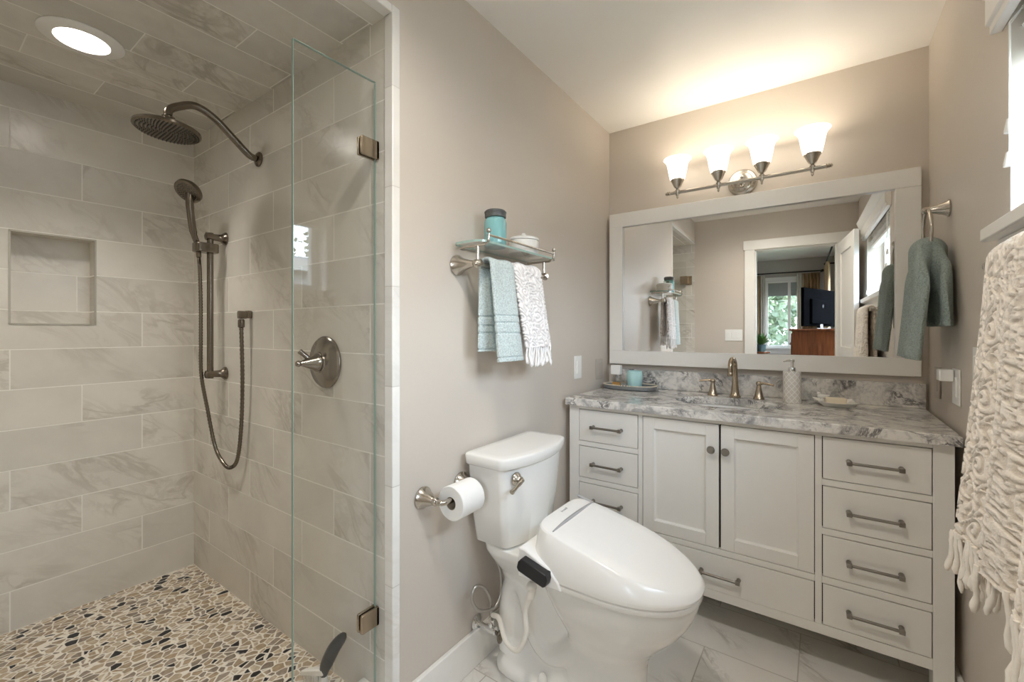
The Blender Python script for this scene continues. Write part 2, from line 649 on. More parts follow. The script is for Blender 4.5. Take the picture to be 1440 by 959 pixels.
# baseboards
def baseboard(name, a, b, lab):
    return struct(MB().box(a, b).build(name, M['trim'], bevel=.004), lab, 'baseboard')
baseboard('baseboard_left', (XL, YF + .03, 0), (XL + .016, YB, .134), 'white baseboard along the toilet wall')
baseboard('baseboard_right', (XR - .016, YK, 0), (XR, YB, .134), 'white baseboard along the window wall')
baseboard('baseboard_back', (XL + .016, YB - .016, 0), (XR - .016, YB, .134), 'white baseboard behind the vanity')
baseboard('baseboard_front', (XL, YK, 0), (DX0 - .09, YK + .016, .134), 'white baseboard beside the doorway')

# window in the right wall (drywall return, white sash)
def sash(name, x, y0, y1, z0, z1, axis, split=None, lab='', d=.05, f=.045):
    """window frame with glass; axis 0: in a plane of constant x, axis 1: constant y"""
    fr = MB()
    def bx(a0, a1, c0, c1, w0, w1):
        if axis == 0:
            fr.box((w0, a0, c0), (w1, a1, c1))
        else:
            fr.box((a0, w0, c0), (a1, w1, c1))
    bx(y0, y1, z0, z0 + f, x, x + d)
    bx(y0, y1, z1 - f, z1, x, x + d)
    bx(y0, y0 + f, z0 + f, z1 - f, x, x + d)
    bx(y1 - f, y1, z0 + f, z1 - f, x, x + d)
    if split is not None:
        bx(split - f * .6, split + f * .6, z0 + f, z1 - f, x - .004, x + d)
    o = fr.build(name, M['trim'], bevel=.003)
    struct(o, lab, 'window')
    g = MB()
    if axis == 0:
        g.box((x + d * .5, y0 + f, z0 + f), (x + d * .5 + .004, y1 - f, z1 - f))
    else:
        g.box((y0 + f, x + d * .5, z0 + f), (y1 - f, x + d * .5 + .004, z1 - f))
    g.build('window_pane', M['pane'], o)
    return o


sash('window_1', XR + .10, WY0, WY1, WZ0 + .012, WZ1, 0, (WY0 + WY1) / 2, 'white sliding window set deep in the right wall')
m = MB().box((XR - .042, WY0 - .045, 1.462), (XR + .10, WY1 + .045, 1.494)).box((XR - .016, WY0 - .03, 1.395), (XR, WY1 + .03, 1.462))
struct(m.build('trim_3', M['trim'], bevel=.004), 'white window sill and apron on the right wall', 'trim')
# head casing with stepped profile
prof = [(XR, 1.985), (XR - .022, 1.985), (XR - .022, 2.005), (XR - .030, 2.010), (XR - .030, 2.075), (XR - .042, 2.085), (XR - .055, 2.12), (XR - .060, 2.135), (XR, 2.135)]
m = MB()
m.rings([[(x, .36, z) for x, z in prof], [(x, 1.60, z) for x, z in prof]])
struct(m.build('trim_4', M['trim'], bevel=.002), 'white moulded head casing above the right wall window', 'trim')

# doorway casing
CW = .092
m = MB().box((DX0 - CW, YK, 0), (DX0, YK + .02, DZ)).box((DX1, YK, 0), (DX1 + CW, YK + .02, DZ)).box((DX0 - CW - .012, YK, DZ), (DX1 + CW + .012, YK + .026, DZ + .098))
m.box((DX0, YK - .12, 0), (DX0 + .012, YK, DZ)).box((DX1 - .012, YK - .12, 0), (DX1, YK, DZ)).box((DX0, YK - .12, DZ - .012), (DX1, YK, DZ))
m.box((DX0 - CW, YK - .14, 0), (DX0, YK - .12, DZ)).box((DX1, YK - .14, 0), (DX1 + CW, YK - .12, DZ)).box((DX0 - CW, YK - .146, DZ), (DX1 + CW, YK - .12, DZ + .098))
struct(m.build('trim_5', M['trim'], bevel=.003), 'wide white casing around the bedroom doorway', 'trim')

# open door leaf (hinged at the right jamb, folded back towards the right wall)
hx, hy = .212, -.125
dv = Vector((.062, .675, 0)).normalized()
dn = Vector((dv.y, -dv.x, 0))
def dp(a, t, z):
    q = Vector((hx, hy, 0)) + dv * a + dn * t
    return (q.x, q.y, z)
def dbox(m, a0, a1, t0, t1, z0, z1):
    m.rings([[dp(a0, t0, z0), dp(a1, t0, z0), dp(a1, t1, z0), dp(a0, t1, z0)], [dp(a0, t0, z1), dp(a1, t0, z1), dp(a1, t1, z1), dp(a0, t1, z1)]])
m = MB()
L = .68
dbox(m, 0, .115, 0, .035, .01, 2.062); dbox(m, L - .115, L, 0, .035, .01, 2.062)
dbox(m, .115, L - .115, 0, .035, .01, .22); dbox(m, .115, L - .115, 0, .035, 1.945, 2.062); dbox(m, .115, L - .115, 0, .035, .98, 1.10)
dbox(m, .10, L - .10, .012, .023, .2, 1.96)
door = struct(m.build('door_1', M['trim'], bevel=.003), 'white panelled door standing open against the right wall', 'door')
m = MB()
q = Vector(dp(L - .07, -.002, .96))
m.lathe([(.028, 0), (.026, .006), (.010, .010), (.009, .04), (.024, .048), (.027, .06), (.02, .07), (.004, .073)], q, -dn, 20)
m.build('door_knob', M['nickel'], door)

# bedroom beyond the doorway
BY = -3.65
BX = -3.2
bxr = XR
struct(MB().box((BX, BY - .1, -.05), (bxr + .15, YK - .12, 0)).build('floor_bedroom', plain('beige_carpet', (.46, .40, .33), .95, bump=.5, bs=300)), 'beige bedroom carpet', 'floor')
struct(MB().box((BX, BY - .1, ZC), (bxr + .15, YK - .02, ZC + .06)).build('ceiling_bedroom', M['ceil']), 'white bedroom ceiling', 'ceiling')
BWX0, BWX1, BWZ0, BWZ1 = -.575, -.095, .965, 2.085
m = MB().box((BX, BY - .1, 0), (BWX0, BY, ZC)).box((BWX1, BY - .1, 0), (bxr + .1, BY, ZC)).box((BWX0, BY - .1, 0), (BWX1, BY, BWZ0)).box((BWX0, BY - .1, BWZ1), (BWX1, BY, ZC))
struct(m.build('wall_bedroom_back', M['bed_paint']), 'grey bedroom wall with the garden window', 'wall')
struct(MB().box((BX - .1, BY - .1, 0), (BX, YK - .02, ZC)).build('wall_bedroom_left', M['bed_paint']), 'far side wall of the bedroom', 'wall')
struct(MB().box((BX, YK - .14, 0), (XL, YK - .10, ZC)).build('wall_bedroom_front', M['bed_paint']), 'bedroom wall backing onto the shower', 'wall')
SY0, SY1, SZ0, SZ1 = -3.0, -1.0, .80, 2.10
m = MB().box((bxr, BY, 0), (bxr + .15, SY0, ZC)).box((bxr, SY1, 0), (bxr + .15, YK - .0, ZC)).box((bxr, SY0, 0), (bxr + .15, SY1, SZ0)).box((bxr, SY0, SZ1), (bxr + .15, SY1, ZC))
struct(m.build('wall_bedroom_right', M['bed_paint']), 'bedroom wall with the side window', 'wall')
sash('window_2', BY - .05, BWX0, BWX1, BWZ0, BWZ1, 1, -.235, 'white bedroom window looking onto green trees', f=.035)
sash('window_3', bxr + .04, SY0, SY1, SZ0, SZ1, 0, -2.0, 'white bedroom side window behind the television', f=.04)
m = MB().box((BWX0 - .04, BY, BWZ0 - .035), (BWX1 + .04, BY + .05, BWZ0)).box((BWX0 - .03, BY, BWZ0 - .11), (BWX1 + .03, BY + .015, BWZ0 - .035))
m.box((BWX0 - .03, BY, BWZ1), (BWX1 + .03, BY + .02, BWZ1 + .06)).box((BWX0 - .03, BY, BWZ0), (BWX0, BY + .02, BWZ1)).box((BWX1, BY, BWZ0), (BWX1 + .03, BY + .02, BWZ1))
struct(m.build('trim_6', M['trim'], bevel=.003), 'white casing and sill of the bedroom window', 'trim')

# ================================================================== VANITY
SC = .9873
def vx(x): return x * SC
def vz(z): return CAMZ + (z - CAMZ) * SC
YV = 1.940
VB = YB - .018
zt = .877
van = thing('vanity_cabinet', 'white bathroom vanity with two doors and stacked drawers under marble counter', 'cabinet', (-.34, 2.2, 0))
cols = dict(L0=vx(-1.037), L1=vx(-.985), L2=vx(-.686), D0=vx(-.666), D1=vx(-.346), D2=vx(-.343), D3=vx(-.022), R0=vx(-.001), R1=vx(.2955), R2=vx(.347))
rows = [(vz(.698), vz(.855)), (vz(.519), vz(.675)), (vz(.342), vz(.4955)), (vz(.165), vz(.317))]
zd0, zd1 = vz(.340), vz(.855)
zb0, zb1 = vz(.163), vz(.316)
zrail = vz(.128)
m = MB()
ft = .022
def fb(x0, x1, z0, z1): m.box((x0, YV, z0), (x1, YV + ft, z1))
fb(cols['L0'], cols['L1'], 0, zt); fb(cols['R1'], cols['R2'], 0, zt)
fb(cols['L1'], cols['R1'], zb1 * 0 + zrail, rows[3][0])
fb(cols['L1'], cols['R1'], rows[0][1], zt)
fb(cols['L2'], cols['D0'], rows[3][0], rows[0][1]); fb(cols['D3'], cols['R0'], rows[3][0], rows[0][1])
for i in range(3):
    fb(cols['L1'], cols['L2'], rows[i + 1][1], rows[i][0]); fb(cols['R0'], cols['R1'], rows[i + 1][1], rows[i][0])
fb(cols['D0'], cols['D3'], zb1, zd0)
# sides, bottom, back legs, inner dividers
m.box((cols['L0'], YV + ft, 0), (cols['L0'] + .05, YV + .07, zt)).box((cols['R2'] - .05, YV + ft, 0), (cols['R2'], YV + .07, zt))
m.box((cols['L0'], VB - .05, 0), (cols['L0'] + .05, VB, zt)).box((cols['R2'] - .05, VB - .05, 0), (cols['R2'], VB, zt))
m.box((cols['L0'] + .004, YV + .07, zrail), (cols['L0'] + .022, VB - .05, zt)).box((cols['R2'] - .022, YV + .07, zrail), (cols['R2'] - .004, VB - .05, zt))
m.box((cols['L0'] + .02, YV + ft, zrail + .005), (cols['R2'] - .02, VB, zrail + .02)).box((cols['L0'] + .02, VB - .012, zrail), (cols['R2'] - .02, VB, zt))
m.build('cabinet_frame', M['cab'], van, bevel=.0015)
m = MB().box((cols['L1'] - .01, YV + ft + .002, zrail + .025), (cols['R1'] + .01, YV + ft + .006, rows[0][1] + .005))
m.build('dark_interior', M['dark'], van)  # thin sheet behind the fronts, its dark colour stands in for gap shade
GAP = .0028
def pull(parent, x0, x1, z, y):
    p = MB()
    c = .011
    for x in (x0, x1):
        s = 1 if x == x1 else -1
        p.lathe([(.0085, 0), (.0075, .006), (.0075, .026)], (x - s * .006, y, z), (0, -1, 0), 14)
        p.box((x - s * .015, y - .034, z - .0075), (x + s * .001, y - .0195, z + .0075))
    p.tube([(x0 + .006, y - .027, z), (x1 - .006, y - .027, z)], .0052, 12)
    p.build('handle', M['pewter'], parent, bevel=.0015)
def drawer(x0, x1, z0, z1, hw=.0755):
    f = MB().box((x0 + GAP, YV - .001, z0 + GAP), (x1 - GAP, YV + .019, z1 - GAP)).build('drawer', M['cab'], van, bevel=.0012)
    c = (x0 + x1) / 2
    pull(f, c - hw, c + hw, (z0 + z1) / 2 - .002, YV - .001)
for z0, z1 in rows:
    drawer(cols['L1'], cols['L2'], z0, z1); drawer(cols['R0'], cols['R1'], z0, z1)
drawer(cols['D0'], cols['D3'], zb0, zb1)
def cdoor(x0, x1, kx, kz):
    x0 += GAP; x1 -= GAP * .8
    z0, z1 = zd0 + GAP, zd1 - GAP
    s = .049
    d = MB()
    d.box((x0, YV - .001, z0), (x0 + s, YV + .019, z1)).box((x1 - s, YV - .001, z0), (x1, YV + .019, z1))
    d.box((x0 + s, YV - .001, z0), (x1 - s, YV + .019, z0 + s)).box((x0 + s, YV - .001, z1 - s), (x1 - s, YV + .019, z1))
    # sloped inner lip and recessed panel
    a = [(x0 + s, z0 + s), (x1 - s, z0 + s), (x1 - s, z1 - s), (x0 + s, z1 - s)]
    e = .006
    b = [(x0 + s + e, z0 + s + e), (x1 - s - e, z0 + s + e), (x1 - s - e, z1 - s - e), (x0 + s + e, z1 - s - e)]
    d.rings([[(p[0], YV + .004, p[1]) for p in a], [(p[0], YV + .011, p[1]) for p in b]], False, True)
    o = d.build('door', M['cab'], van, bevel=.0012)
    k = MB().lathe([(.009, 0), (.007, .004), (.0055, .010), (.0065, .014), (.0145, .020), (.016, .025), (.0135, .031), (.004, .033)], (kx, YV - .001, kz), (0, -1, 0), 20)
    k.build('knob', M['pewter'], o)
cdoor(cols['D0'], cols['D1'], vx(-.374), vz(.750)); cdoor(cols['D2'], cols['D3'], vx(-.320), vz(.749))

# counter with oval cut-out
CX0, CX1, CY0, CY1, CZ0, CZ1 = -1.032, .3555, 1.912, VB + .016, .878, .912
SX, SYc, SA, SB = -.362, 2.205, .215, .150
def oval_ring(a, b, z, n=96, cx=SX, cy=SYc):
    return [(cx + a * math.cos(t), cy + b * math.sin(t), z) for t in angs]
base_angs = [2 * PI * i / 96 for i in range(96)]
corner = [math.atan2(y - SYc, x - SX) % (2 * PI) for x in (CX0, CX1) for y in (CY0, CY1)]
angs = sorted(base_angs + corner)
def rect_ring(z, ins=0):
    out = []
    for t in angs:
        c, s = math.cos(t), math.sin(t)
        k = min(((CX1 - ins - SX) / c if c > 1e-9 else 1e9), ((CX0 + ins - SX) / c if c < -1e-9 else 1e9), ((CY1 - ins - SYc) / s if s > 1e-9 else 1e9), ((CY0 + ins - SYc) / s if s < -1e-9 else 1e9))
        out.append((SX + c * k, SYc + s * k, z))
    return out
m = MB()
m.rings([oval_ring(SA, SB, CZ0), oval_ring(SA, SB, CZ1 - .004), oval_ring(SA + .004, SB + .004, CZ1), rect_ring(CZ1, .003), rect_ring(CZ1 - .003), rect_ring(CZ0), oval_ring(SA, SB, CZ0)], False, False)
bmesh.ops.remove_doubles(m.bm, verts=m.bm.verts, dist=1e-5)
ct = m.build('countertop', M['counter'], angle=25)
tag(ct, 'grey veined marble countertop with oval sink cutout on the white vanity', 'countertop')
bs = MB().box((vx(-1.022), YB - .022, CZ1 + .0005), (.3555, YB - .002, 1.016)).build('backsplash', M['counter'], bevel=.002)
tag(bs, 'low grey marble backsplash strip behind the faucet', 'backsplash')
# undermount basin
m = MB()
rs = []
for i in range(9):
    t = i / 8
    k = math.cos(t * PI / 2) ** .55 if i < 8 else .09
    k = max(k, .09)
    rs.append([(SX + (SA + .006) * k * math.cos(a), SYc + (SB + .006) * k * math.sin(a), CZ0 - .001 - .14 * math.sin(t * PI / 2)) for a in base_angs])
m.rings(rs, False, True)
snk = m.build('sink_basin', M['china'], flip=True)
md = snk.modifiers.new('thick', 'SOLIDIFY'); md.thickness = .008; md.offset = 1
tag(snk, 'white oval undermount sink basin below the marble countertop', 'sink')
m = MB().lathe([(.022, 0), (.022, .003), (.012, .004), (.010, .001)], (SX, SYc, CZ0 - .1405), (0, 0, 1), 24)
m.build('drain', M['bronze'], snk)
m = MB().lathe([(.011, 0), (.011, .004), (.007, .004)], (SX + .04, SYc + SB * .955, CZ0 - .022), (0, -1, .25), 16)
m.build('overflow_ring', M['bronze'], snk)

# widespread faucet
FY = 2.405
fau = thing('faucet', 'champagne bronze widespread faucet with gooseneck spout and two lever handles', 'faucet', (-.352, FY, CZ1))
m = MB().lathe([(.026, 0), (.026, .006), (.021, .012), (.0185, .030), (.0150, .065), (.0125, .105), (.0115, .125)], (-.352, FY, CZ1), n=28)
arc = [(-.352, FY, CZ1 + .12)]
rr = .040
sd = Vector((-.12, -1, 0)).normalized()
for i in range(15):
    a = PI * i / 14 * 1.02
    q = Vector((-.352, FY, CZ1 + .148)) + sd * (rr - rr * math.cos(a)) + Vector((0, 0, rr * 1.05 * math.sin(a)))
    arc.append(tuple(q))
e = Vector(arc[-1])
arc.append(tuple(e + Vector((0, 0, -.022))))
m.tube(arc, .0110, 16)
m.lathe([(.0125, 0), (.0135, .005), (.0135, .014), (.012, .018)], e + Vector((0, 0, -.036)), (0, 0, 1), 20)
m.build('spout', M['bronze'], fau)
for hxp, s in ((-.454, -1), (-.249, 1)):
    m = MB().lathe([(.0245, 0), (.0245, .005), (.020, .011), (.015, .035), (.0105, .058), (.0095, .066), (.0125, .070), (.0125, .078), (.008, .084), (.002, .086)], (hxp, FY, CZ1), n=24)
    m.tube(smooth_path([(hxp, FY, CZ1 + .074), (hxp + s * .02, FY - .004, CZ1 + .077), (hxp + s * .045, FY - .01, CZ1 + .074), (hxp + s * .062, FY - .014, CZ1 + .071)], 4), [.0065] * 4 + [.0055] * 4 + [.0048] * 4 + [.006], 12)
    m.build('lever_handle', M['bronze'], fau)

# soap dispenser
def lattice_mat():
    k = NB('ceramic_lattice')
    p = k.xyz(k.obj())
    ang = k.math('DIVIDE', k.math('ARCTAN2', p[1], p[0]), 2 * PI)
    u = k.math('MULTIPLY', ang, 10.0)
    v = k.math('MULTIPLY', p[2], 38.0)
    fa = k.math('PINGPONG', k.math('ADD', u, v), .5)
    fb_ = k.math('PINGPONG', k.math('SUBTRACT', u, v), .5)
    d = k.math('MINIMUM', fa, fb_)
    l = k.mrange(d, .03, .09, 1, 0)
    k.base(k.mix(l, (.66, .62, .56), (.88, .86, .82)), .4)
    k.bump(l, .4, .002)
    return k.m
sx, sy = -.112, 2.366
sd_ = thing('soap_dispenser', 'white lattice ceramic soap dispenser with chrome pump on the counter', 'soap dispenser', (sx, sy, CZ1))
MB().lathe([(.033, 0), (.036, .003), (.036, .138), (.034, .143), (.016, .144)], (sx, sy, CZ1), n=36).build('bottle', lattice_mat(), sd_)
m = MB().lathe([(.015, .143), (.015, .157), (.013, .161), (.006, .162), (.006, .186), (.010, .187), (.010, .196), (.006, .198)], (sx, sy, CZ1), n=24)
m.tube([(sx, sy, CZ1 + .191), (sx - .018, sy - .012, CZ1 + .192), (sx - .032, sy - .02, CZ1 + .188)], [.005, .0045, .004], 12)
m.build('pump', M['chrome'], sd_)

# soap dish + soap
dx_, dy_ = .045, 2.375
def sq(c, h, z, ang=.15, lift=0.0):
    out = []
    n = 6
    for k in range(4):
        for j in range(n):
            a0 = (k * .5 + .25) * PI + ang
            a1 = ((k + 1) * .5 + .25) * PI + ang
            t = j / n
            x = (1 - t) * math.cos(a0) + t * math.cos(a1)
            y = (1 - t) * math.sin(a0) + t * math.sin(a1)
            q = math.hypot(x, y)
            out.append((c[0] + h * 1.414 * x, c[1] + h * 1.414 * y, z + lift * max(0, q - .707) / .293))
    return out
dish = thing('soap_dish', 'white square dish with flared rim holding a soap bar on the counter', 'soap dish', (dx_, dy_, CZ1))
c = (dx_, dy_)
m = MB().rings([sq(c, .044, CZ1), sq(c, .046, CZ1 + .002), sq(c, .060, CZ1 + .014), sq(c, .072, CZ1 + .018, lift=.006), sq(c, .073, CZ1 + .020, lift=.006), sq(c, .060, CZ1 + .017), sq(c, .045, CZ1 + .006)])
m.build('dish_tray', M['china'], dish, angle=50)
m = MB().ball((dx_ - .045, dy_ + .035, CZ1 + .034), .013, 14, (1.5, 1, .8)).ball((dx_ - .058, dy_ + .035, CZ1 + .046), .008, 12).lathe([(.010, 0), (.006, .012)], (dx_ - .045, dy_ + .035, CZ1 + .016), n=12)
m.tube([(dx_ - .036, dy_ + .035, CZ1 + .036), (dx_ - .018, dy_ + .035, CZ1 + .040)], [.007, .003], 8)
m.build('bird_ornament', M['china'], dish)
poly = [(math.cos(.15) * x - math.sin(.15) * y + dx_ + .004, math.sin(.15) * x + math.cos(.15) * y + dy_) for x, y in rrect(-.036, -.024, .036, .024, .008)]
o = MB().prism(poly, 2, CZ1 + .008, CZ1 + .036).build('soap_bar', M['soap'], bevel=.004)
tag(o, 'cream bar of soap lying in the white square dish', 'soap')

# oval zinc tray with perfume and candle
tx, ty = -.885, 2.395
tray = thing('vanity_tray', 'oval zinc tray with beaded rim at the counter end', 'tray', (tx, ty, CZ1))
def ov(a, b, z, n=48): return [(tx + a * math.copysign(abs(math.cos(2 * PI * i / n)) ** .8, math.cos(2 * PI * i / n)), ty + b * math.copysign(abs(math.sin(2 * PI * i / n)) ** .8, math.sin(2 * PI * i / n)), z) for i in range(n)]
A, B = .150, .085
MB().rings([ov(A - .015, B - .015, CZ1), ov(A - .004, B - .004, CZ1 + .005), ov(A, B, CZ1 + .024), ov(A - .006, B - .006, CZ1 + .024), ov(A - .012, B - .012, CZ1 + .006)]).build('tray_body', M['zinc'], tray)
m = MB()
for i in range(96):
    t = 2 * PI * i / 96
    p = ov(A - .004, B - .004, CZ1 + .026, 96)[i]
    m.ball(p, .0048, 6)
m.build('beaded_rim', M['bead'], tray)
px_, py_ = -.965, 2.40
per = thing('perfume_bottle', 'small clear perfume bottle with white cap in the zinc tray', 'bottle', (px_, py_, CZ1 + .0065))
MB().box((px_ - .026, py_ - .014, CZ1 + .0065), (px_ + .026, py_ + .014, CZ1 + .078)).build('glass_body', M['glass'], per, bevel=.003)
MB().box((px_ - .021, py_ - .010, CZ1 + .012), (px_ + .021, py_ + .010, CZ1 + .034)).build('amber_liquid', plain('amber_liquid', (.62, .33, .10), .15), per)
MB().box((px_ - .028, py_ - .016, CZ1 + .0785), (px_ + .028, py_ + .016, CZ1 + .131)).build('cap', M['plate'], per, bevel=.002)
cx_, cy_ = -.856, 2.395
MBc = MB().lathe([(.030, 0), (.038, .006), (.043, .04), (.044, .07), (.040, .098), (.037, .098), (.040, .07), (.036, .02), (.02, .012)], (cx_, cy_, CZ1 + .0065), n=36)
o = MBc.build('candle_holder', plain('pale_teal_glass', (.46, .72, .72), .15))
tag(o, 'pale teal frosted glass candle holder in the zinc tray', 'candle holder')

# ================================================================== MIRROR (leans 1 degree in plan)
a_m = R(1.0)
mp0 = Vector((-.35, 2.495, 0))
mu = Vector((math.cos(a_m), math.sin(a_m), 0))
mn = Vector((math.sin(a_m), -math.cos(a_m), 0))      # towards the room
def mpt(u, d, z):
    q = mp0 + mu * u + mn * d
    return (q.x, q.y, z)
def mbox(m, u0, u1, d0, d1, z0, z1):
    m.rings([[mpt(u0, d0, z0), mpt(u1, d0, z0), mpt(u1, d1, z0), mpt(u0, d1, z0)], [mpt(u0, d0, z1), mpt(u1, d0, z1), mpt(u1, d1, z1), mpt(u0, d1, z1)]])
mir = thing('wall_mirror', 'large rectangular mirror in a wide white frame above the vanity', 'mirror', mpt(0, 0, 1.046))
U0, U1, UI0, UI1 = -.686, .690, -.606, .606
Z0, Z1, ZI0, ZI1 = 1.046, 1.930, 1.124, 1.849
m = MB()
FD = .016
mbox(m, U0, U1, -.01, FD, Z0, ZI0); mbox(m, U0, U1, -.01, FD, ZI1, Z1); mbox(m, U0, UI0, -.01, FD, ZI0, ZI1); mbox(m, UI1, U1, -.01, FD, ZI0, ZI1)
m.build('frame', M['trim'], mir, bevel=.002)
m = MB()
mbox(m, UI0 - .004, UI1 + .004, -.006, .0, ZI0 - .004, ZI1 + .004)
m.build('mirror_glass', M['mirror'], mir)

# ================================================================== VANITY LIGHT
LY = 2.385
vl = thing('vanity_light', 'brushed nickel bar light with four glowing white glass shades above the mirror', 'light fixture', (-.332, LY, 1.94))
m = MB().lathe([(.068, 0), (.068, .006), (.062, .014), (.050, .017), (.046, .024), (.036, .028), (.004, .030)], (-.333, YB - .001, 1.998), (0, -1, 0), 36)
m.lathe([(.009, .024), (.007, .034), (.003, .037)], (-.333, YB - .001, 2.022), (0, -1, 0), 16)
m.lathe([(.009, .024), (.007, .034), (.003, .037)], (-.333, YB - .001, 1.974), (0, -1, 0), 16)
m.build('backplate', M['nickel'], vl)
zb_ = 1.968
m = MB().tube([(-.665, LY, zb_), (.018, LY, zb_)], .0088, 14)
for s, x in ((-1, -.660), (1, .013)):
    m.lathe([(.0088, 0), (.0125, .003), (.007, .007), (.012, .012), (.007, .016), (.010, .020), (.002, .026)], (x, LY, zb_), (s, 0, 0), 14)
m.tube(smooth_path([(-.333, YB - .02, 1.985), (-.333, 2.45, 1.985), (-.333, 2.41, 1.978), (-.333, LY, zb_)], 5), .008, 12)
m.build('bar', M['nickel'], vl)
shade_m = glow_mat('lit_opal_glass', (1.0, .90, .76), SHADE_GLOW)
for i, x in enumerate((-.622, -.424, -.234, -.036)):
    m = MB().lathe([(.0015, -.034), (.006, -.028), (.004, -.021), (.008, -.014), (.0095, -.003), (.0095, .006), (.012, .012), (.006, .018), (.011, .022), (.018, .030), (.031, .058), (.034, .061), (.034, .066), (.030, .067)], (x, LY, zb_), n=24)
    cup = m.build('shade_holder', M['nickel'], vl)
    z0 = zb_ + .064
    prof = [(.028, .0), (.036, .004), (.042, .03), (.0475, .06), (.052, .085), (.060, .101), (.069, .109), (.0675, .111), (.058, .103), (.050, .086), (.0455, .06), (.040, .03), (.032, .007)]
    sh = MB().lathe([(r, h) for r, h in prof], (x, LY, z0), n=40, cap0=True, cap1=False).build('glass_shade', shade_m, cup, flip=False)
    l = bpy.data.lights.new('bulb', 'POINT')
    l.energy = BULB_W
    l.color = (1.0, .86, .68)
    l.shadow_soft_size = .025
    lo = bpy.data.objects.new('bulb', l)
    COL.objects.link(lo)
    lo.parent = vl
    lo.location = Vector((x, LY, z0 + .085)) - vl.location

# ================================================================== TOILET
TY = 1.385
toi = thing('toilet', 'white two piece toilet with exposed trapway beside the vanity', 'toilet', (-.7, TY, 0))
def egg(xb, xw, xf, hw, z, n=64, pr=.75, pf=1.0, zf=None):
    out = []
    for i in range(n):
        t = 2 * PI * i / n
        c, s = math.cos(t), math.sin(t)
        if c >= 0:
            x = xw + (xf - xw) * c ** pf; y = hw * math.copysign(abs(s) ** pf, s)
        else:
            x = xw - (xw - xb) * abs(c) ** pr; y = hw * math.copysign(abs(s) ** pr, s)
        zz = zf(x, y) if zf else z
        out.append((x, TY + y, zz))
    return out
m = MB()
prof = [(.0, -.73, -.60, -.452, .106), (.03, -.73, -.60, -.455, .104), (.10, -.73, -.60, -.458, .100), (.17, -.72, -.60, -.455, .101), (.205, -.715, -.59, -.445, .106), (.235, -.72, -.58, -.425, .118), (.27, -.735, -.57, -.392, .138), (.31, -.76, -.56, -.352, .158), (.35, -.785, -.55, -.325, .171), (.385, -.80, -.54, -.308, .179), (.412, -.805, -.54, -.300, .183), (.426, -.805, -.54, -.298, .184), (.432, -.803, -.54, -.301, .181)]
m.rings([egg(a, b, c_, h, z) for z, a, b, c_, h in prof])
# rear body up to the tank deck
prof = [(.0, -1.000, -.83, -.62, .125), (.030, -1.000, -.83, -.62, .123), (.045, -.985, -.83, -.62, .105), (.12, -.970, -.85, -.64, .078), (.22, -.965, -.86, -.66, .074), (.30, -.975, -.86, -.66, .082), (.36, -.99, -.86, -.66, .100), (.41, -1.015, -.87, -.68, .135), (.445, -1.028, -.88, -.70, .155), (.474, -1.03, -.88, -.70, .160)]
m.rings([egg(a, b, c_, h, z, pr=.5) for z, a, b, c_, h in prof])
# trapway bulging on both sides
trap = smooth_path([(-.60, TY, .27), (-.68, TY, .17), (-.76, TY, .115), (-.83, TY, .16), (-.86, TY, .26), (-.895, TY, .325), (-.94, TY, .29), (-.955, TY, .19), (-.955, TY, .06)], 6)
rs = []
prev = None
for i, p in enumerate(trap):
    t = (trap[min(i + 1, len(trap) - 1)] - trap[max(i - 1, 0)]).normalized()
    nrm = Vector((-t.z, 0, t.x))
    rs.append([p + nrm * (.052 * math.cos(2 * PI * k / 20)) + Vector((0, 1, 0)) * (.098 * math.sin(2 * PI * k / 20)) for k in range(20)])
m.rings(rs)
bo = m.build('bowl', M['china'], toi, angle=180)
md = bo.modifiers.new('union', 'REMESH'); md.mode = 'VOXEL'; md.voxel_size = .0055; md.use_smooth_shade = True
md = bo.modifiers.new('soften', 'SMOOTH'); md.factor = .5; md.iterations = 9
for s in (-1, 1):
    MB().lathe([(.017, 0), (.017, .012), (.015, .030), (.010, .040), (.002, .044)], (-.775, TY + s * .112, .034), n=20).build('bolt_cap', M['china'], toi)
def tank_ring(z, xb, xc, bulge, hw, r=.020):
    """plan outline: rounded rectangle whose front is bowed"""
    out = []
    base = rrect(xb, -hw, xc, hw, r, 6)
    full = []
    for a, b in zip(base, base[1:] + base[:1]):
        full.append(a)
        if abs(a[0] - xc) < 1e-6 and abs(b[0] - xc) < 1e-6:
            full += [(xc, a[1] + (b[1] - a[1]) * k / 22) for k in range(1, 22)]
    for x, y in full:
        w_ = max(0.0, min(1.0, (x - (xc - .05)) / .05))
        out.append((x + bulge * (1 - (y / hw) ** 2) * w_, TY + y, z))
    return out
XB = -1.037
m = MB()
m.rings([tank_ring(.476, XB + .015, -.905, .025, .150), tank_ring(.484, XB + .004, -.893, .032, .163), tank_ring(.60, XB, -.886, .038, .182), tank_ring(.735, XB, -.880, .042, .199), tank_ring(.767, XB, -.880, .042, .201)])
m.build('tank', M['china'], toi, angle=60)
m = MB()
m.rings([tank_ring(.7675, XB - .002, -.872, .044, .209), tank_ring(.772, XB - .004, -.869, .045, .213), tank_ring(.801, XB - .005, -.866, .046, .216), tank_ring(.8062, XB - .003, -.868, .046, .214), tank_ring(.8085, XB + .003, -.874, .045, .208), tank_ring(.8088, XB + .03, -.90, .04, .18)])
m.build('tank_lid', M['china'], toi, angle=50)
ly, lz, lx = 1.238, .730, -.849
m = MB().lathe([(.024, 0), (.024, .004), (.020, .010), (.013, .016), (.011, .024), (.004, .026)], (lx - .012, ly, lz), (1, 0, 0), 24)
m.tube(smooth_path([(lx + .010, ly + .008, lz - .002), (lx + .014, ly - .02, lz - .008), (lx + .016, ly - .052, lz - .018), (lx + .016, ly - .064, lz - .022)], 4), [.0085] * 5 + [.007] * 5 + [.0085] * 3, 12)
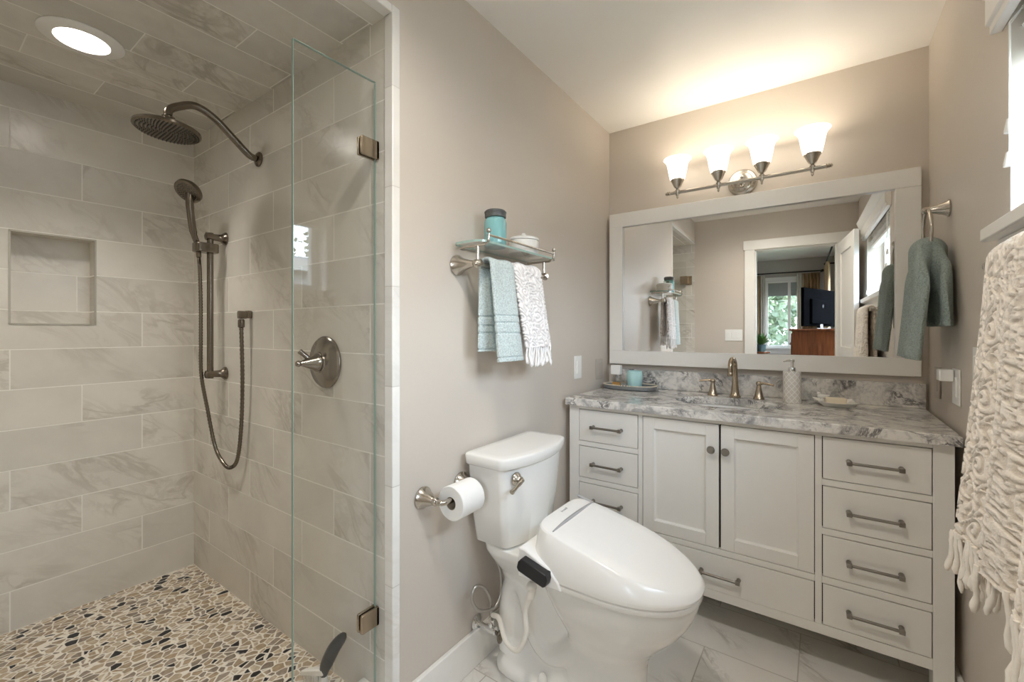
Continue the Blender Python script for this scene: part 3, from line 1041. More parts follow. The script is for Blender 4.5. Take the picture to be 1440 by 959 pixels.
m.build('flush_lever', M['nickel'], toi)

# bidet seat
bid = thing('electronic_bidet', 'white electronic bidet seat with closed sloping lid on the toilet', 'bidet seat', (-.56, TY, .433))
def zl(x):
    t = (x + .79) / .5
    return .600 - .122 * t - .018 * t * (t - 1) * -1 + .012 * math.sin(PI * min(max(t, 0), 1))
def lid_ring(sx, sy, kz, dz=0.0, xr=-.792):
    xw = -.56
    xf = -.287
    return egg(xw - (xw - xr) * sx, xw, xw + (xf - xw) * (1 - (1 - sx) * .9), .196 * sy, 0, 80, .34, .92, lambda x, y: .462 + (zl(x) - .462) * kz + dz)
m = MB()
m.rings([egg(-.785, -.56, -.295, .188, .4535, 80, .34, .92), egg(-.79, -.56, -.288, .195, .456, 80, .34, .92), lid_ring(1.0, 1.0, .05), lid_ring(1.0, 1.0, .10), lid_ring(.992, .985, .32), lid_ring(.978, .93, .70), lid_ring(.955, .865, .965), lid_ring(.94, .845, 1.0), lid_ring(.92, .82, 1.0, .002), lid_ring(.70, .62, 1.0, .005), lid_ring(.35, .3, 1.0, .007), lid_ring(.04, .04, 1.0, .008)])
m.build('lid', M['plastic'], bid, angle=24)
m = MB().rings([egg(-.79, -.56, -.294, .190, .4325, 72, .36, .92), egg(-.79, -.56, -.291, .193, .4375, 72, .36, .92), egg(-.79, -.56, -.291, .193, .449, 72, .36, .92), egg(-.79, -.56, -.295, .188, .4525, 72, .36, .92)])
m.build('seat_ring', M['plastic'], bid, angle=40)
# rear base unit, a little wider than the lid
m = MB()
pf_ = [(-.818, .4335), (-.655, .4335), (-.668, .462), (-.700, .492), (-.790, .530), (-.815, .530)]
m.rings([[(x, TY - .200, z) for x, z in pf_], [(x, TY + .200, z) for x, z in pf_]])
m.build('base_unit', M['plastic'], bid, bevel=.006, seg=3)
# seam between hinge cover and lid
m = MB()
def seam(y, wdt):
    x = -.712
    return [(x - wdt, TY + y, zl(x - wdt) + .0045), (x + wdt * .4, TY + y, zl(x + wdt * .4) + .0045)]
top, bot = [], []
ys = [-.150 + .300 * i / 16 for i in range(17)]
verts_a = [m.bm.verts.new(seam(y, .0015 + .008 * math.sin(PI * (i / 16)) ** .8)[0]) for i, y in enumerate(ys)]
verts_b = [m.bm.verts.new(seam(y, .0015 + .008 * math.sin(PI * (i / 16)) ** .8)[1]) for i, y in enumerate(ys)]
for i in range(16):
    m.bm.faces.new((verts_a[i], verts_a[i + 1], verts_b[i + 1], verts_b[i]))
m.tube([(x, TY + .152, zl(x) + .003) for x in (-.775, -.75, -.73, -.712)], .0028, 8)
so = m.build('hinge_seam', M['gap'], bid)
md = so.modifiers.new('thick', 'SOLIDIFY'); md.thickness = .004; md.offset = 0
# side control
m = MB()
ca, cb = Vector((-.792, TY - .206, .487)), Vector((-.700, TY - .206, .463))
dirv = (cb - ca).normalized(); nv = Vector((-dirv.z, 0, dirv.x))
hh = .025
r0 = [ca - nv * hh * .75 , cb - nv * hh * .75, cb + dirv * .008 - nv * hh * .4, cb + dirv * .008 + nv * hh * .4, cb + nv * hh, ca + nv * hh, ca - dirv * .008 + nv * hh * .4, ca - dirv * .008 - nv * hh * .4]
m.rings([[tuple(p + Vector((0, .012, 0))) for p in r0], [tuple(p + Vector((0, -.022, 0))) for p in r0]])
m.build('control_pod', M['black'], bid, bevel=.003)
# small lettering on the hinge cover
cu = bpy.data.curves.new('logo', 'FONT')
cu.body = 'brondell'
cu.size = .0125
cu.extrude = .0003
cu.align_x = 'CENTER'
tmp = bpy.data.objects.new('logo_curve', cu)
COL.objects.link(tmp)
bpy.context.view_layer.update()
lm_ = bpy.data.meshes.new_from_object(tmp.evaluated_get(bpy.context.evaluated_depsgraph_get()))
bpy.data.objects.remove(tmp)
to = bpy.data.objects.new('logo_lettering', lm_)
COL.objects.link(to)
to.parent = bid
sl = math.atan2(zl(-.73) - zl(-.77), .04)
lx0 = -.752
ex = Vector((0, 1, 0)); ey = Vector((-math.cos(sl), 0, -math.sin(sl))); ez = ex.cross(ey)
to.matrix_basis = Matrix(((ex.x, ey.x, ez.x, 0), (ex.y, ey.y, ez.y, 0), (ex.z, ey.z, ez.z, 0), (0, 0, 0, 1)))
to.location = Vector((lx0, TY + .005, zl(lx0) + .0052)) - bid.location
lm_.materials.clear(); lm_.materials.append(M['gap'])

# bidet supply hose and valve
hose = smooth_path([(-.762, TY - .197, .425), (-.768, TY - .200, .385), (-.788, TY - .198, .327), (-.780, TY - .205, .262), (-.808, TY - .212, .200), (-.86, TY - .205, .205), (-.915, TY - .17, .24), (-.962, TY - .145, .222)], 6)
hs = thing('bidet_hose', 'white plastic hose looping from the bidet seat to the stop valve', 'hose', (-.80, TY - .2, .19))
MB().tube(hose, .0085, 12).build('tube', M['hose_w'], hs)
m = MB().lathe([(.013, 0), (.013, .030), (.0105, .034)], hose[5] + Vector((0, 0, -.01)), (hose[0] - hose[8]).normalized(), 16)
m.ball(hose[0] + Vector((0, -.002, -.008)), .0175, 14)
m.build('fitting', M['hose_w'], hs)
vy_, vzv = 1.262, .150
val = thing('stop_valve', 'small chrome stop valve on the wall behind the toilet', 'valve', (XL + .05, vy_, .11))
m = MB().lathe([(.030, 0), (.030, .004), (.022, .010), (.009, .012), (.008, .05), (.014, .052), (.014, .088), (.009, .092)], (XL + .0005, vy_, vzv), (1, 0, 0), 24)
m.lathe([(.011, 0), (.011, .028), (.008, .032)], (XL + .07, vy_, vzv + .01), (0, 0, 1), 16)
m.lathe([(.010, 0), (.010, .022)], (XL + .072, vy_ - .005, vzv + .03), (.5, -.6, .75), 14)
m.build('valve_body', M['chrome'], val)
m = MB().lathe([(.006, 0), (.007, .012)], (XL + .09, vy_, vzv - .002), (1, -.1, -.3), 12)
m.ball((XL + .112, vy_ - .002, vzv - .010), .02, 14, (.45, .8, 1.25))
m.build('valve_handle', M['nickel_d'], val)
o = MB().tube(smooth_path([(-.975, 1.262, .474), (-.975, 1.270, .42), (-.972, 1.298, .345), (-.972, 1.300, .270), (-.975, 1.262, .232), (-.99, 1.195, .252), (-1.0, 1.170, .300), (-1.0, 1.190, .335), (-.992, 1.232, .310), (-.987, 1.258, .250), (-.987, 1.262, .192)], 7), .006, 10).build('supply_hose', M['braid'])
tag(o, 'thin braided steel hose curling under the toilet tank', 'hose')

# ================================================================== TOILET PAPER
tpz = .700
tph = thing('toilet_paper_holder', 'brushed nickel paper holder with two cone posts on the wall by the toilet', 'toilet paper holder', (XL, 1.08, .68))
for y in (.990, 1.172):
    m = MB().lathe([(.035, 0), (.036, .005), (.031, .010), (.025, .024), (.0155, .046), (.012, .052), (.014, .056), (.014, .062), (.011, .066)], (XL + .0005, y, tpz), (1, 0, 0), 24)
    s = 1 if y < 1.08 else -1
    m.tube(smooth_path([(XL + .062, y, tpz), (XL + .080, y, tpz), (XL + .088, y + s * .010, tpz - .001), (XL + .089, y + s * .030, tpz - .002)], 5), .0085, 12)
    m.build('post', M['nickel'], tph)
MB().tube([(XL + .089, 1.020, tpz - .002), (XL + .089, 1.144, tpz - .002)], .009, 14).build('roller', M['nickel'], tph)
rc = (XL + .089, 1.028, tpz - .0125)
rp = thing('toilet_paper_roll', 'white toilet paper roll hanging on the nickel holder', 'toilet paper', (rc[0], rc[1] + .054, tpz - .065))
m = MB().lathe([(.021, 0), (.053, 0), (.055, .002), (.055, .104), (.053, .106), (.021, .106), (.021, .0)], rc, (0, 1, 0), 48, False, False)
m.build('paper', M['paper'], rp)
MB().lathe([(.0205, .001), (.0205, .105), (.0195, .105), (.0195, .001), (.0205, .001)], rc, (0, 1, 0), 32, False, False).build('core', M['card'], rp)

# ================================================================== SHELF WITH TOWELS
BZ, BXs = 1.468, -.960
sh = thing('towel_shelf', 'brushed nickel wall shelf with glass top and towel bar', 'shelf', (XL, 1.37, 1.44))
for y in (1.153, 1.589):
    m = MB().lathe([(.036, 0), (.037, .006), (.033, .012), (.023, .030), (.0135, .062), (.0105, .080), (.013, .084), (.013, .110), (.008, .114)], (XL + .0005, y, BZ + .003), (1, 0, 0), 24)
    m.tube([(BXs, y, BZ), (BXs, y, BZ + .062)], .0058, 12)
    s = -1 if y < 1.37 else 1
    m.lathe([(.0065, 0), (.013, .004), (.0145, .010), (.008, .017), (.002, .020)], (BXs, y, BZ), (0, s, 0), 16)
    # carrier under the glass and gallery post with finial
    m.tube(smooth_path([(XL + .015, y, BZ + .063), (BXs, y, BZ + .063), (BXs + .030, y, BZ + .064), (BXs + .046, y, BZ + .074), (BXs + .048, y, BZ + .098)], 4), .0048, 10)
    m.ball((BXs + .048, y, BZ + .108), .0085, 12)
    m.build('bracket', M['nickel'], sh)
MB().tube([(BXs, 1.150, BZ), (BXs, 1.592, BZ)], .0085, 14).build('towel_bar', M['nickel'], sh)
m = MB().tube([(BXs + .048, 1.153, BZ + .093), (BXs + .048, 1.589, BZ + .093)], .0042, 10)
m.build('gallery_rail', M['nickel'], sh)
GZ = BZ + .0685
SA_, SB_ = (XL + .006, 1.118), (BXs + .043, 1.632)
poly = rrect(*SA_, *SB_, .038, 8)
go = MB().prism(poly, 2, GZ, GZ + .008).build('glass_shelf', M['glass'], sh)
MBe = MB()
e0 = [(x, y, GZ + .0005) for x, y in rrect(SA_[0] - .0005, SA_[1] - .0005, SB_[0] + .0005, SB_[1] + .0005, .0385, 8)]
e1 = [(x, y, GZ + .0075) for x, y in rrect(SA_[0] - .0005, SA_[1] - .0005, SB_[0] + .0005, SB_[1] + .0005, .0385, 8)]
MBe.rings([e0, e1], False, False)
MBe.build('glass_edge', M['glass_edge'], go)
GT = GZ + .0082
jx, jy = -.985, 1.285
jar = thing('candle_jar', 'teal glass jar candle with dark lid on the glass shelf', 'candle', (jx, jy, GT))
MB().lathe([(.036, 0), (.040, .004), (.041, .015), (.041, .092), (.038, .103), (.033, .109), (.033, .113)], (jx, jy, GT), n=36).build('jar', NB('teal_jar_glass').base((.22, .46, .47), .08).m, jar)
m = MB().lathe([(.0365, .110), (.0395, .112), (.0395, .126), (.041, .128), (.041, .132), (.037, .134), (.037, .136), (.034, .138)], (jx, jy, GT), n=36)
m.build('jar_lid', plain('dark_grey_lid', (.13, .135, .13), .45, .6), jar)
m = MB().box((jx - .006, jy + .0415, GT + .03), (jx + .008, jy + .043, GT + .10))
m.build('paper_tag', plain('brown_tag', (.30, .20, .13), .8), jar)
qx, qy = -.978, 1.462
pot = thing('ceramic_jar', 'low white ceramic jar with knobbed lid on the glass shelf', 'jar', (qx, qy, GT))
MB().lathe([(.056, 0), (.059, .003), (.060, .050), (.058, .053)], (qx, qy, GT), n=40).build('jar_body', plain('speckled_white_ceramic', (.70, .69, .66), .5, var=.06, vs=120), pot)
MB().lathe([(.058, .0535), (.061, .055), (.061, .062), (.056, .066), (.012, .070), (.007, .074), (.009, .080), (.006, .086), (.001, .087)], (qx, qy, GT), n=40).build('jar_lid', plain('white_ceramic_lid', (.72, .71, .69), .45), pot)


def lace_h(u, v, cell=.075):
    """raised scroll pattern height 0..1 for arrays u,v in metres"""
    wu = u + .010 * np.sin(v * 47) + .006 * np.sin(v * 91 + 1.3)
    wv = v + .010 * np.sin(u * 53 + .7)
    row = np.floor(wv / cell)
    uo = wu + (row % 2) * cell * .5
    col = np.floor(uo / cell)
    cu_ = (uo / cell - col - .5) * cell
    cv_ = (wv / cell - row - .5) * cell
    r = np.hypot(cu_, cv_)
    th = np.arctan2(cv_, cu_)
    sg = np.where(((row + col) % 2) == 0, 1.0, -1.0)
    k = .26 * cell
    sp = .5 + .5 * np.cos(2 * PI * r / k + sg * th)
    fl = .5 + .5 * np.cos(5 * th + sg * r * 110)
    inner = r < cell * .46
    kind = ((row * 3 + col * 5) % 4) == 2
    out = .5 + .5 * np.cos(2 * PI * (np.abs(cu_) + np.abs(cv_) - cell * .5) / (cell * .22))
    h = np.where(inner, np.where(kind, fl * np.clip(r / .012, 0, 1), sp), out)
    return np.clip((h - .30) / .32, 0, 1)


def drape(name, mat, path, wdir, hw, ht, nu=48, lace=0.0, bands=(), wave=None, parent=None, cell=.075, thick=.0, nrm_sign=1, capped=False):
    """flattened closed sleeve swept along a path; hw/ht functions of fraction t; wdir = width direction"""
    W = Vector(wdir).normalized()
    P = [Vector(p) for p in path]
    n = len(P)
    slen = [0.0]
    for a, b in zip(P[:-1], P[1:]):
        slen.append(slen[-1] + (b - a).length)
    vs, us, ss = [], [], []
    for i, p in enumerate(P):
        t = i / (n - 1)
        T_ = (P[min(i + 1, n - 1)] - P[max(i - 1, 0)]).normalized()
        N = W.cross(T_).normalized() * nrm_sign
        for k in range(nu):
            a = 2 * PI * k / nu
            c_, s_ = math.cos(a), math.sin(a)
            wv = hw(t) * math.copysign(abs(c_) ** .55, c_)
            tv = ht(t) * math.copysign(abs(s_) ** .8, s_)
            off = wave(wv, slen[i], t) if wave else (0, 0)
            vs.append(p + W * (wv + off[0]) + N * (tv + off[1]))
            us.append(wv)
            ss.append(slen[i])
    m = MB()
    lay = m.bm.verts.layers.float.new('relief')
    bv = [m.bm.verts.new(v) for v in vs]
    for i in range(n - 1):
        for k in range(nu):
            j = (k + 1) % nu
            m.bm.faces.new((bv[i * nu + k], bv[i * nu + j], bv[(i + 1) * nu + j], bv[(i + 1) * nu + k]))
    if capped:
        m.bm.faces.new(list(reversed(bv[:nu]))); m.bm.faces.new(bv[-nu:])
    bmesh.ops.recalc_face_normals(m.bm, faces=m.bm.faces)
    m.bm.normal_update()
    if lace or bands:
        ua, sa = np.array(us), np.array(ss)
        h = np.zeros(len(us))
        if lace:
            h = h + lace_h(ua, sa, cell) * lace
        for b0, b1, dh in bands:
            h = h + np.where((sa > b0) & (sa < b1), dh, 0)
        for v, hh_ in zip(bv, h):
            v.co += v.normal * float(hh_)
    if lace:
        for v, q in zip(bv, lace_h(ua, sa, cell)):
            v[lay] = float(q)
    o = m.build(name, mat, parent, angle=80, flip=False)
    if thick:
        md = o.modifiers.new('thick', 'SOLIDIFY'); md.thickness = thick; md.offset = -1
    return o, slen[-1]


def over_bar(xb, zb, r, yc, front, zfront, zback, toward=1, lean=0.0, nfr=60, nba=40, nar=14):
    """path in the x-z plane: up the back, over the bar, down the front.  toward=+1: front faces +x"""
    pts = []
    for i in range(nba):
        t = i / nba
        pts.append((xb - toward * (r + lean * .3 * (1 - t)), yc, zback + (zb - zback) * t))
    for i in range(nar + 1):
        a = PI * i / nar
        pts.append((xb - toward * r * math.cos(a), yc, zb + r * math.sin(a)))
    for i in range(1, nfr + 1):
        t = i / nfr
        pts.append((xb + toward * (r + lean * t), yc + front * t, zb + (zfront - zb) * t))
    return pts


def fringe(name, mat, parent, starts, length, r, seed=1, sway=.012):
    rnd = random.Random(seed)
    m = MB()
    for p in starts:
        p = Vector(p)
        L_ = length * rnd.uniform(.8, 1.1)
        a, b = rnd.uniform(-sway, sway), rnd.uniform(-sway, sway)
        pts = [p + Vector((a * t * t + .0015 * math.sin(t * 9 + b * 300), b * t * t + .0015 * math.cos(t * 8), -L_ * t)) for t in [q / 12 for q in range(13)]]
        rr_ = r * rnd.uniform(.8, 1.2)
        m.tube(pts, [rr_ * (.72 + .42 * rnd.random() + (.25 if q > 8 else 0)) for q in range(12)] + [rr_ * .5], 6)
    o = m.build(name, mat, parent, angle=80)
    o['kind'] = 'stuff'
    return o


# teal towel: back leg hangs close to the wall, front leg is a folded sleeve
pth = over_bar(BXs, BZ, .021, 1.262, .03, 1.130, 1.166, 1, .022, 180, 150, 16)
tw, ln = drape('hand_towel', M['teal'], pth, (0, 1, 0), lambda t: .076 - .006 * math.sin(PI * t), lambda t: .0105 + (.006 * max(0, t - .6) / .4), 56,
               bands=((.062, .069, -.003), (.088, .095, -.003), (.120, .127, -.003), (.006, .011, -.003), (.540, .547, -.003), (.566, .573, -.003), (.604, .611, -.003), (.690, .696, -.003)), wave=lambda w_, s, t: (0, .003 * math.sin(w_ * 50 + s * 6)), thick=.004)
tag(tw, 'pale teal hand towel folded over the bar under the glass shelf', 'towel', None)
pth = over_bar(BXs, BZ, .0195, 1.435, .045, 1.175, 1.20, 1, .022, 110, 80, 20)
tw2, ln2 = drape('lace_towel', M['lace'], pth, (0, 1, 0), lambda t: .090 + .004 * math.sin(PI * t), lambda t: .0085 + .003 * max(0, t - .5), 260, lace=.005, cell=.054,
                 wave=lambda w_, s, t: (0, .003 * math.sin(w_ * 60 + s * 5)))
tag(tw2, 'white scroll patterned towel with fringe on the bar under the glass shelf', 'towel')
e_ = Vector(pth[-1])
fringe('fringe', M['lace_f'], tw2, [(e_.x + .010 * math.sin(i * 2.1), e_.y - .086 + .172 * i / 30, e_.z + .008) for i in range(31)], .078, .0042, 3)
e_ = Vector(pth[0])
fringe('fringe', M['lace_f'], tw2, [(e_.x + .006 * math.sin(i * 2.1), e_.y - .086 + .172 * i / 24, e_.z + .008) for i in range(25)], .078, .0042, 5, .006)

# ================================================================== RIGHT WALL FITTINGS
# towel ring
RY, RX, RZ = 2.150, .306, 1.672
ring = thing('towel_ring', 'brushed nickel towel ring on the wall beside the mirror', 'towel ring', (XR, RY, 1.50))
m = MB().lathe([(.030, 0), (.031, .005), (.027, .009), (.022, .016), (.015, .036), (.0105, .052), (.0125, .056), (.0125, .068), (.006, .072)], (XR - .0005, RY, RZ), (-1, 0, 0), 24)
m.build('post', M['nickel'], ring)
m = MB()
rr = .078
m.tube([(RX + .002, RY + rr * math.sin(2 * PI * i / 40), RZ - rr + rr * math.cos(2 * PI * i / 40)) for i in range(41)], .0055, 12)
m.build('ring', M['nickel'], ring)
zr_ = RZ - 2 * rr
pth = over_bar(RX + .002, zr_ + .006, .019, 2.130, -.01, 1.142, 1.255, -1, .036, 60, 44, 12)
gt, _ = drape('hand_towel', M['sage'], pth, (0, 1, 0), lambda t: .165 - .112 * math.exp(-((t - .42) / .17) ** 2), lambda t: .013 + .014 * math.exp(-((t - .42) / .2) ** 2), 96,
              wave=lambda w_, s, t: (0, .007 * math.sin(w_ * 60 + .9)), thick=.004)
tag(gt, 'sage green hand towel hanging from the ring beside the mirror', 'towel')

# towel bar and long towel
TBX, TBZ = .302, 1.380
tb = thing('towel_bar', 'nickel towel bar below the window carrying the cream towel', 'towel bar', (XR, 1.08, 1.35))
for y in (.76, 1.375):
    MB().lathe([(.028, 0), (.029, .005), (.022, .012), (.012, .044), (.0125, .050), (.0125, .076), (.006, .080)], (XR - .0005, y, TBZ), (-1, 0, 0), 24).build('post', M['nickel'], tb)
MB().tube([(TBX, .762, TBZ), (TBX, 1.373, TBZ)], .0085, 14).build('bar', M['nickel'], tb)
pth = over_bar(TBX, TBZ, .021, 1.055, .045, .805, .84, -1, .022, 230, 90, 24)
def bwave(w_, s, t):
    f = max(0.0, (t - .38) / .62)
    return (.012 * f * (w_ / .24) + .006 * math.sin(s * 9), f * (.016 * math.sin((w_ + .02) * 38 + .4) + .007 * math.sin(w_ * 80 + s * 4)))
bt, _ = drape('bath_towel', M['cream'], pth, (0, 1, 0), lambda t: .245, lambda t: .011, 560, lace=.0048, cell=.066, wave=bwave)
tag(bt, 'long cream scroll patterned bath towel with tassel fringe on the right wall bar', 'towel')
me = bt.data
nvv = 560
last = [bt.matrix_basis @ me.vertices[len(me.vertices) - nvv + k].co for k in range(nvv)]
first = [bt.matrix_basis @ me.vertices[k].co for k in range(nvv)]
fringe('fringe', M['cream_f'], bt, [last[k] + Vector((0, 0, .01)) for k in range(0, nvv, 6)], .105, .0050, 11, .010)
fringe('fringe', M['cream_f'], bt, [first[k] + Vector((0, 0, .01)) for k in range(0, nvv, 9)], .105, .0048, 12, .01)

# plates
def plate(name, label, cat, x, y, z, w_, h_, sx_, mat, rocker=True, axis=0, inner=None):
    """wall plate; axis 0 on a wall of constant x (sx_=+1 faces +x)"""
    o = thing(name, label, cat, (x, y, z - h_ / 2))
    def bx(mm, a0, a1, c0, c1, d0, d1):
        if axis == 0:
            mm.box((x + sx_ * d0, a0, c0), (x + sx_ * d1, a1, c1))
        else:
            mm.box((a0, x + sx_ * d0, c0), (a1, x + sx_ * d1, c1))
        return mm
    bx(MB(), y - w_ / 2, y + w_ / 2, z - h_ / 2, z + h_ / 2, .0005, .006).build('cover_plate', mat, o, bevel=.002)
    return o, bx
o, bx = plate('light_switch', 'white rocker switch on the wall above the toilet tank', 'switch', XL, 2.090, 1.048, .078, .120, 1, M['plate'])
bx(MB(), 2.090 - .017, 2.090 + .017, 1.048 - .033, 1.048 + .033, .005, .009).build('rocker', M['plate'], o, bevel=.001)
o, bx = plate('wall_outlet', 'wall coloured outlet plate by the mirror and zinc tray', 'outlet', XL, 2.362, 1.02, .090, .118, 1, M['plate_tan'])
bx(MB(), 2.362 - .017, 2.362 + .017, 1.02 - .033, 1.02 + .033, .005, .008).build('outlet_face', M['plate_tan'], o, bevel=.001)
o, bx = plate('wall_outlet', 'wall coloured outlet plate at the right end of the vanity', 'outlet', XR, 2.330, 1.040, .090, .118, -1, M['plate_tan'])
bx(MB(), 2.330 - .017, 2.330 + .017, 1.040 - .033, 1.040 + .033, .005, .008).build('outlet_face', M['plate_tan'], o, bevel=.001)
o, bx = plate('wall_outlet', 'white outlet plate on the right wall near the counter corner', 'outlet', XR, 2.038, 1.053, .090, .118, -1, M['plate'])
bx(MB(), 2.038 - .017, 2.038 + .017, 1.053 - .033, 1.053 + .033, .005, .008).build('outlet_face', M['plate'], o, bevel=.001)
o = thing('plug_adapter', 'small white plug adapter sticking out of the white outlet', 'plug', (XR - .03, 2.057, 1.07))
MB().box((XR - .046, 2.036, 1.070), (XR - .009, 2.078, 1.110)).build('plug_body', M['plate'], o, bevel=.004)
o, bx = plate('light_switch', 'white switch plate half hidden behind the cream bath towel', 'switch', XR, 1.795, 1.133, .078, .118, -1, M['plate'])
bx(MB(), 1.795 - .017, 1.795 + .017, 1.133 - .033, 1.133 + .033, .005, .009).build('rocker', M['plate'], o, bevel=.001)
o, bx = plate('light_switch', 'white triple rocker switch on the wall beside the doorway', 'switch', YK, -.672, 1.195, .165, .118, 1, M['plate'], axis=1)
for d in (-.046, 0, .046):
    bx(MB(), -.672 + d - .017, -.672 + d + .017, 1.195 - .033, 1.195 + .033, .005, .009).build('rocker', M['plate'], o, bevel=.001)

# window shade
def shade_pat():
    k = NB('grey_scroll_fabric')
    p = k.obj()
    f = k.math('ABSOLUTE', k.math('SUBTRACT', k.noise(p, 22, 1, .5, 2.5), .5))
    l = k.mrange(k.math('PINGPONG', k.math('MULTIPLY', f, 9.0), .5), .15, .3)
    k.base(k.mix(l, (.24, .225, .205), (.74, .70, .64)), .9)
    return k.m
shd = thing('roman_shade', 'grey patterned fabric shade gathered up at the right wall window', 'window shade', (XR, 1.02, 1.90))
m = MB()
rs = []
for i in range(41):
    y = WY0 + .03 + (WY1 - WY0 - .06) * i / 40
    sc = .010 * abs(math.sin(PI * (y - WY0 - .03) / .245))
    prof = []
    for j in range(7):
        zz_ = 2.05 - .021 * j
        d = .012 if j % 2 == 0 else .050
        prof.append((XR + .008 + .05 - d, y, zz_ - sc * (j / 6)))
    for j in range(6, -1, -1):
        zz_ = 2.045 - .021 * j
        prof.append((XR + .070, y, zz_ - sc * (j / 6)))
    rs.append(prof)
m.rings(rs)
m.build('fabric', shade_pat(), shd, angle=60)
MB().box((XR + .02, WY0 + .03, 1.893), (XR + .062, WY1 - .03, 1.912)).build('bottom_rail', M['plate'], shd, bevel=.003)
MB().box((XR + .012, WY0 + .02, 2.045), (XR + .075, WY1 - .02, 2.060)).build('head_rail', M['plate'], shd)
for y, zs in ((1.505, (1.722, 1.640)), (.545, (1.545,))):
    for i, z in enumerate(zs):
        yy, xx = y - .012 * i + .012, XR - .006 - .004 * i
        c_ = MB().tube([(XR + .01, yy, 1.985), (xx, yy, 1.960), (xx, yy, z)], .0016, 6).build('pull_cord', M['plate'], shd)
        MB().lathe([(.004, .017), (.006, .016), (.0105, -.010), (.0105, -.016), (.006, -.017)], (xx, yy, z), n=16).build('tassel', M['plate'], c_)

# ================================================================== SHOWER FIXTURES
lens_m = glow_mat('lit_lens', (1, .95, .88), CAN_GLOW)
def can(label, x, y, z, watts, col, spot=165):
    rl = thing('recessed_light', label, 'light fixture', (x, y, z))
    MB().lathe([(.067, -.002), (.069, -.010), (.101, -.006), (.106, -.003), (.106, 0), (.067, 0)], (x, y, z - .0005), (0, 0, 1), 48, False, False).build('trim_ring', M['plate'], rl)
    MB().lathe([(.068, -.003), (.067, -.007), (.01, -.008)], (x, y, z - .0005), (0, 0, 1), 40).build('lens', lens_m, rl)
    l = bpy.data.lights.new('can_lamp', 'SPOT')
    l.energy = watts
    l.spot_size = R(spot)
    l.spot_blend = .9
    l.color = col
    l.shadow_soft_size = .07
    lo = bpy.data.objects.new('can_lamp', l)
    COL.objects.link(lo)
    lo.parent = rl
    lo.location = (0, 0, -.03)
can('round white recessed light glowing in the tiled shower ceiling', -1.985, .359, ZSC, CAN_W, (1, .93, .84), 118)
can('round white recessed light in the painted ceiling over the doorway end', -.40, .56, ZC, ROOM_CAN_W, (1, .92, .82))

# rain head
hc = Vector((-1.89, .560, 1.946))
hn = Vector((0, -.06, -1)).normalized()
rh = thing('rain_shower', 'brushed nickel rain shower head on a curved wall arm', 'shower head', (-1.89, YF, 1.944))
m = MB().lathe([(.030, 0), (.030, .005), (.024, .010), (.013, .014)], (-1.89, YF - .0005, 1.944), (0, -1, 0), 28)
m.build('wall_flange', M['nickel_d'], rh)
neck = hc - hn * .045
m = MB().tube(smooth_path([(-1.89, YF - .005, 1.944), (-1.89, YF - .04, 1.950), (-1.89, .775, 1.995), (-1.89, .705, 2.050), (-1.89, .645, 2.070), (-1.89, .595, 2.048), tuple(neck - hn * .030), tuple(neck)], 7), .0135, 14)
m.build('arm', M['nickel_d'], rh)
m = MB().lathe([(.094, .004), (.099, 0), (.099, -.008), (.087, -.015), (.05, -.024), (.022, -.030), (.018, -.040), (.020, -.050), (.014, -.056)], hc, hn, 56)
hd = m.build('spray_disc', M['nickel_d'], rh)
m = MB()
up = Vector((1, 0, 0)); sdv = hn.cross(up).normalized()
for ringi in range(1, 9):
    for k in range(6 * ringi):
        a = 2 * PI * k / (6 * ringi)
        p = hc + hn * .004 + (up * math.cos(a) + sdv * math.sin(a)) * (.0109 * ringi)
        m.lathe([(.0024, 0), (.0016, .004)], p, hn, 6)
m.build('nozzles', M['nozzle'], hd)

# slide bar
sb = thing('slide_bar', 'vertical nickel slide bar on two round wall mounts in the shower', 'slide bar', (-2.215, YF, 1.03))
bx_, by_ = -2.205, .808
MB().tube([(bx_, by_, 1.030), (bx_, by_, 1.672)], .0125, 16).build('bar', M['nickel_d'], sb)
for z in (1.048, 1.655):
    m = MB().lathe([(.029, 0), (.029, .005), (.024, .010), (.016, .020), (.0145, .05), (.0175, .056), (.0175, .078), (.008, .082)], (bx_, YF - .0005, z), (0, -1, 0), 24)
    m.build('wall_mount', M['nickel_d'], sb)
m = MB().prism(rrect(bx_ - .032, by_ - .062, bx_ + .032, by_ + .028, .018), 2, 1.582, 1.622)
m.build('slider', M['nickel_d'], sb, bevel=.004)
# hand shower
hs0 = Vector((bx_ - .004, by_ - .042, 1.560))
hs1 = Vector((-2.175, .722, 1.765))
hcn = Vector((-2.172, .715, 1.825))
hnv = Vector((.34, -.62, -.71)).normalized()
hsh = thing('hand_shower', 'nickel hand shower in the slide bar holder with a looping metal hose', 'hand shower', tuple(hs0))
m = MB().tube(smooth_path([hs0, hs0 + Vector((0, -.004, .05)), (hs0 + hs1) / 2 + Vector((0, -.004, 0)), hs1, hcn - hnv * .012], 6), [.010] * 6 + [.0115] * 6 + [.014] * 6 + [.015] * 7, 14)
m.build('handle', M['nickel_d'], hsh)
m = MB().lathe([(.046, .008), (.052, .005), (.053, -.006), (.044, -.018), (.020, -.027), (.006, -.029)], hcn, hnv, 40)
hh1 = m.build('head', M['nickel_d'], hsh)
m = MB()
up = hnv.cross(Vector((0, 0, 1))).normalized(); sdv = hnv.cross(up)
for ringi in range(1, 5):
    for k in range(6 * ringi):
        a = 2 * PI * k / (6 * ringi)
        m.lathe([(.0026, 0), (.0018, .003)], hcn + hnv * .008 + (up * math.cos(a) + sdv * math.sin(a)) * (.0095 * ringi), hnv, 6)
m.build('nozzles', M['nozzle'], hh1)
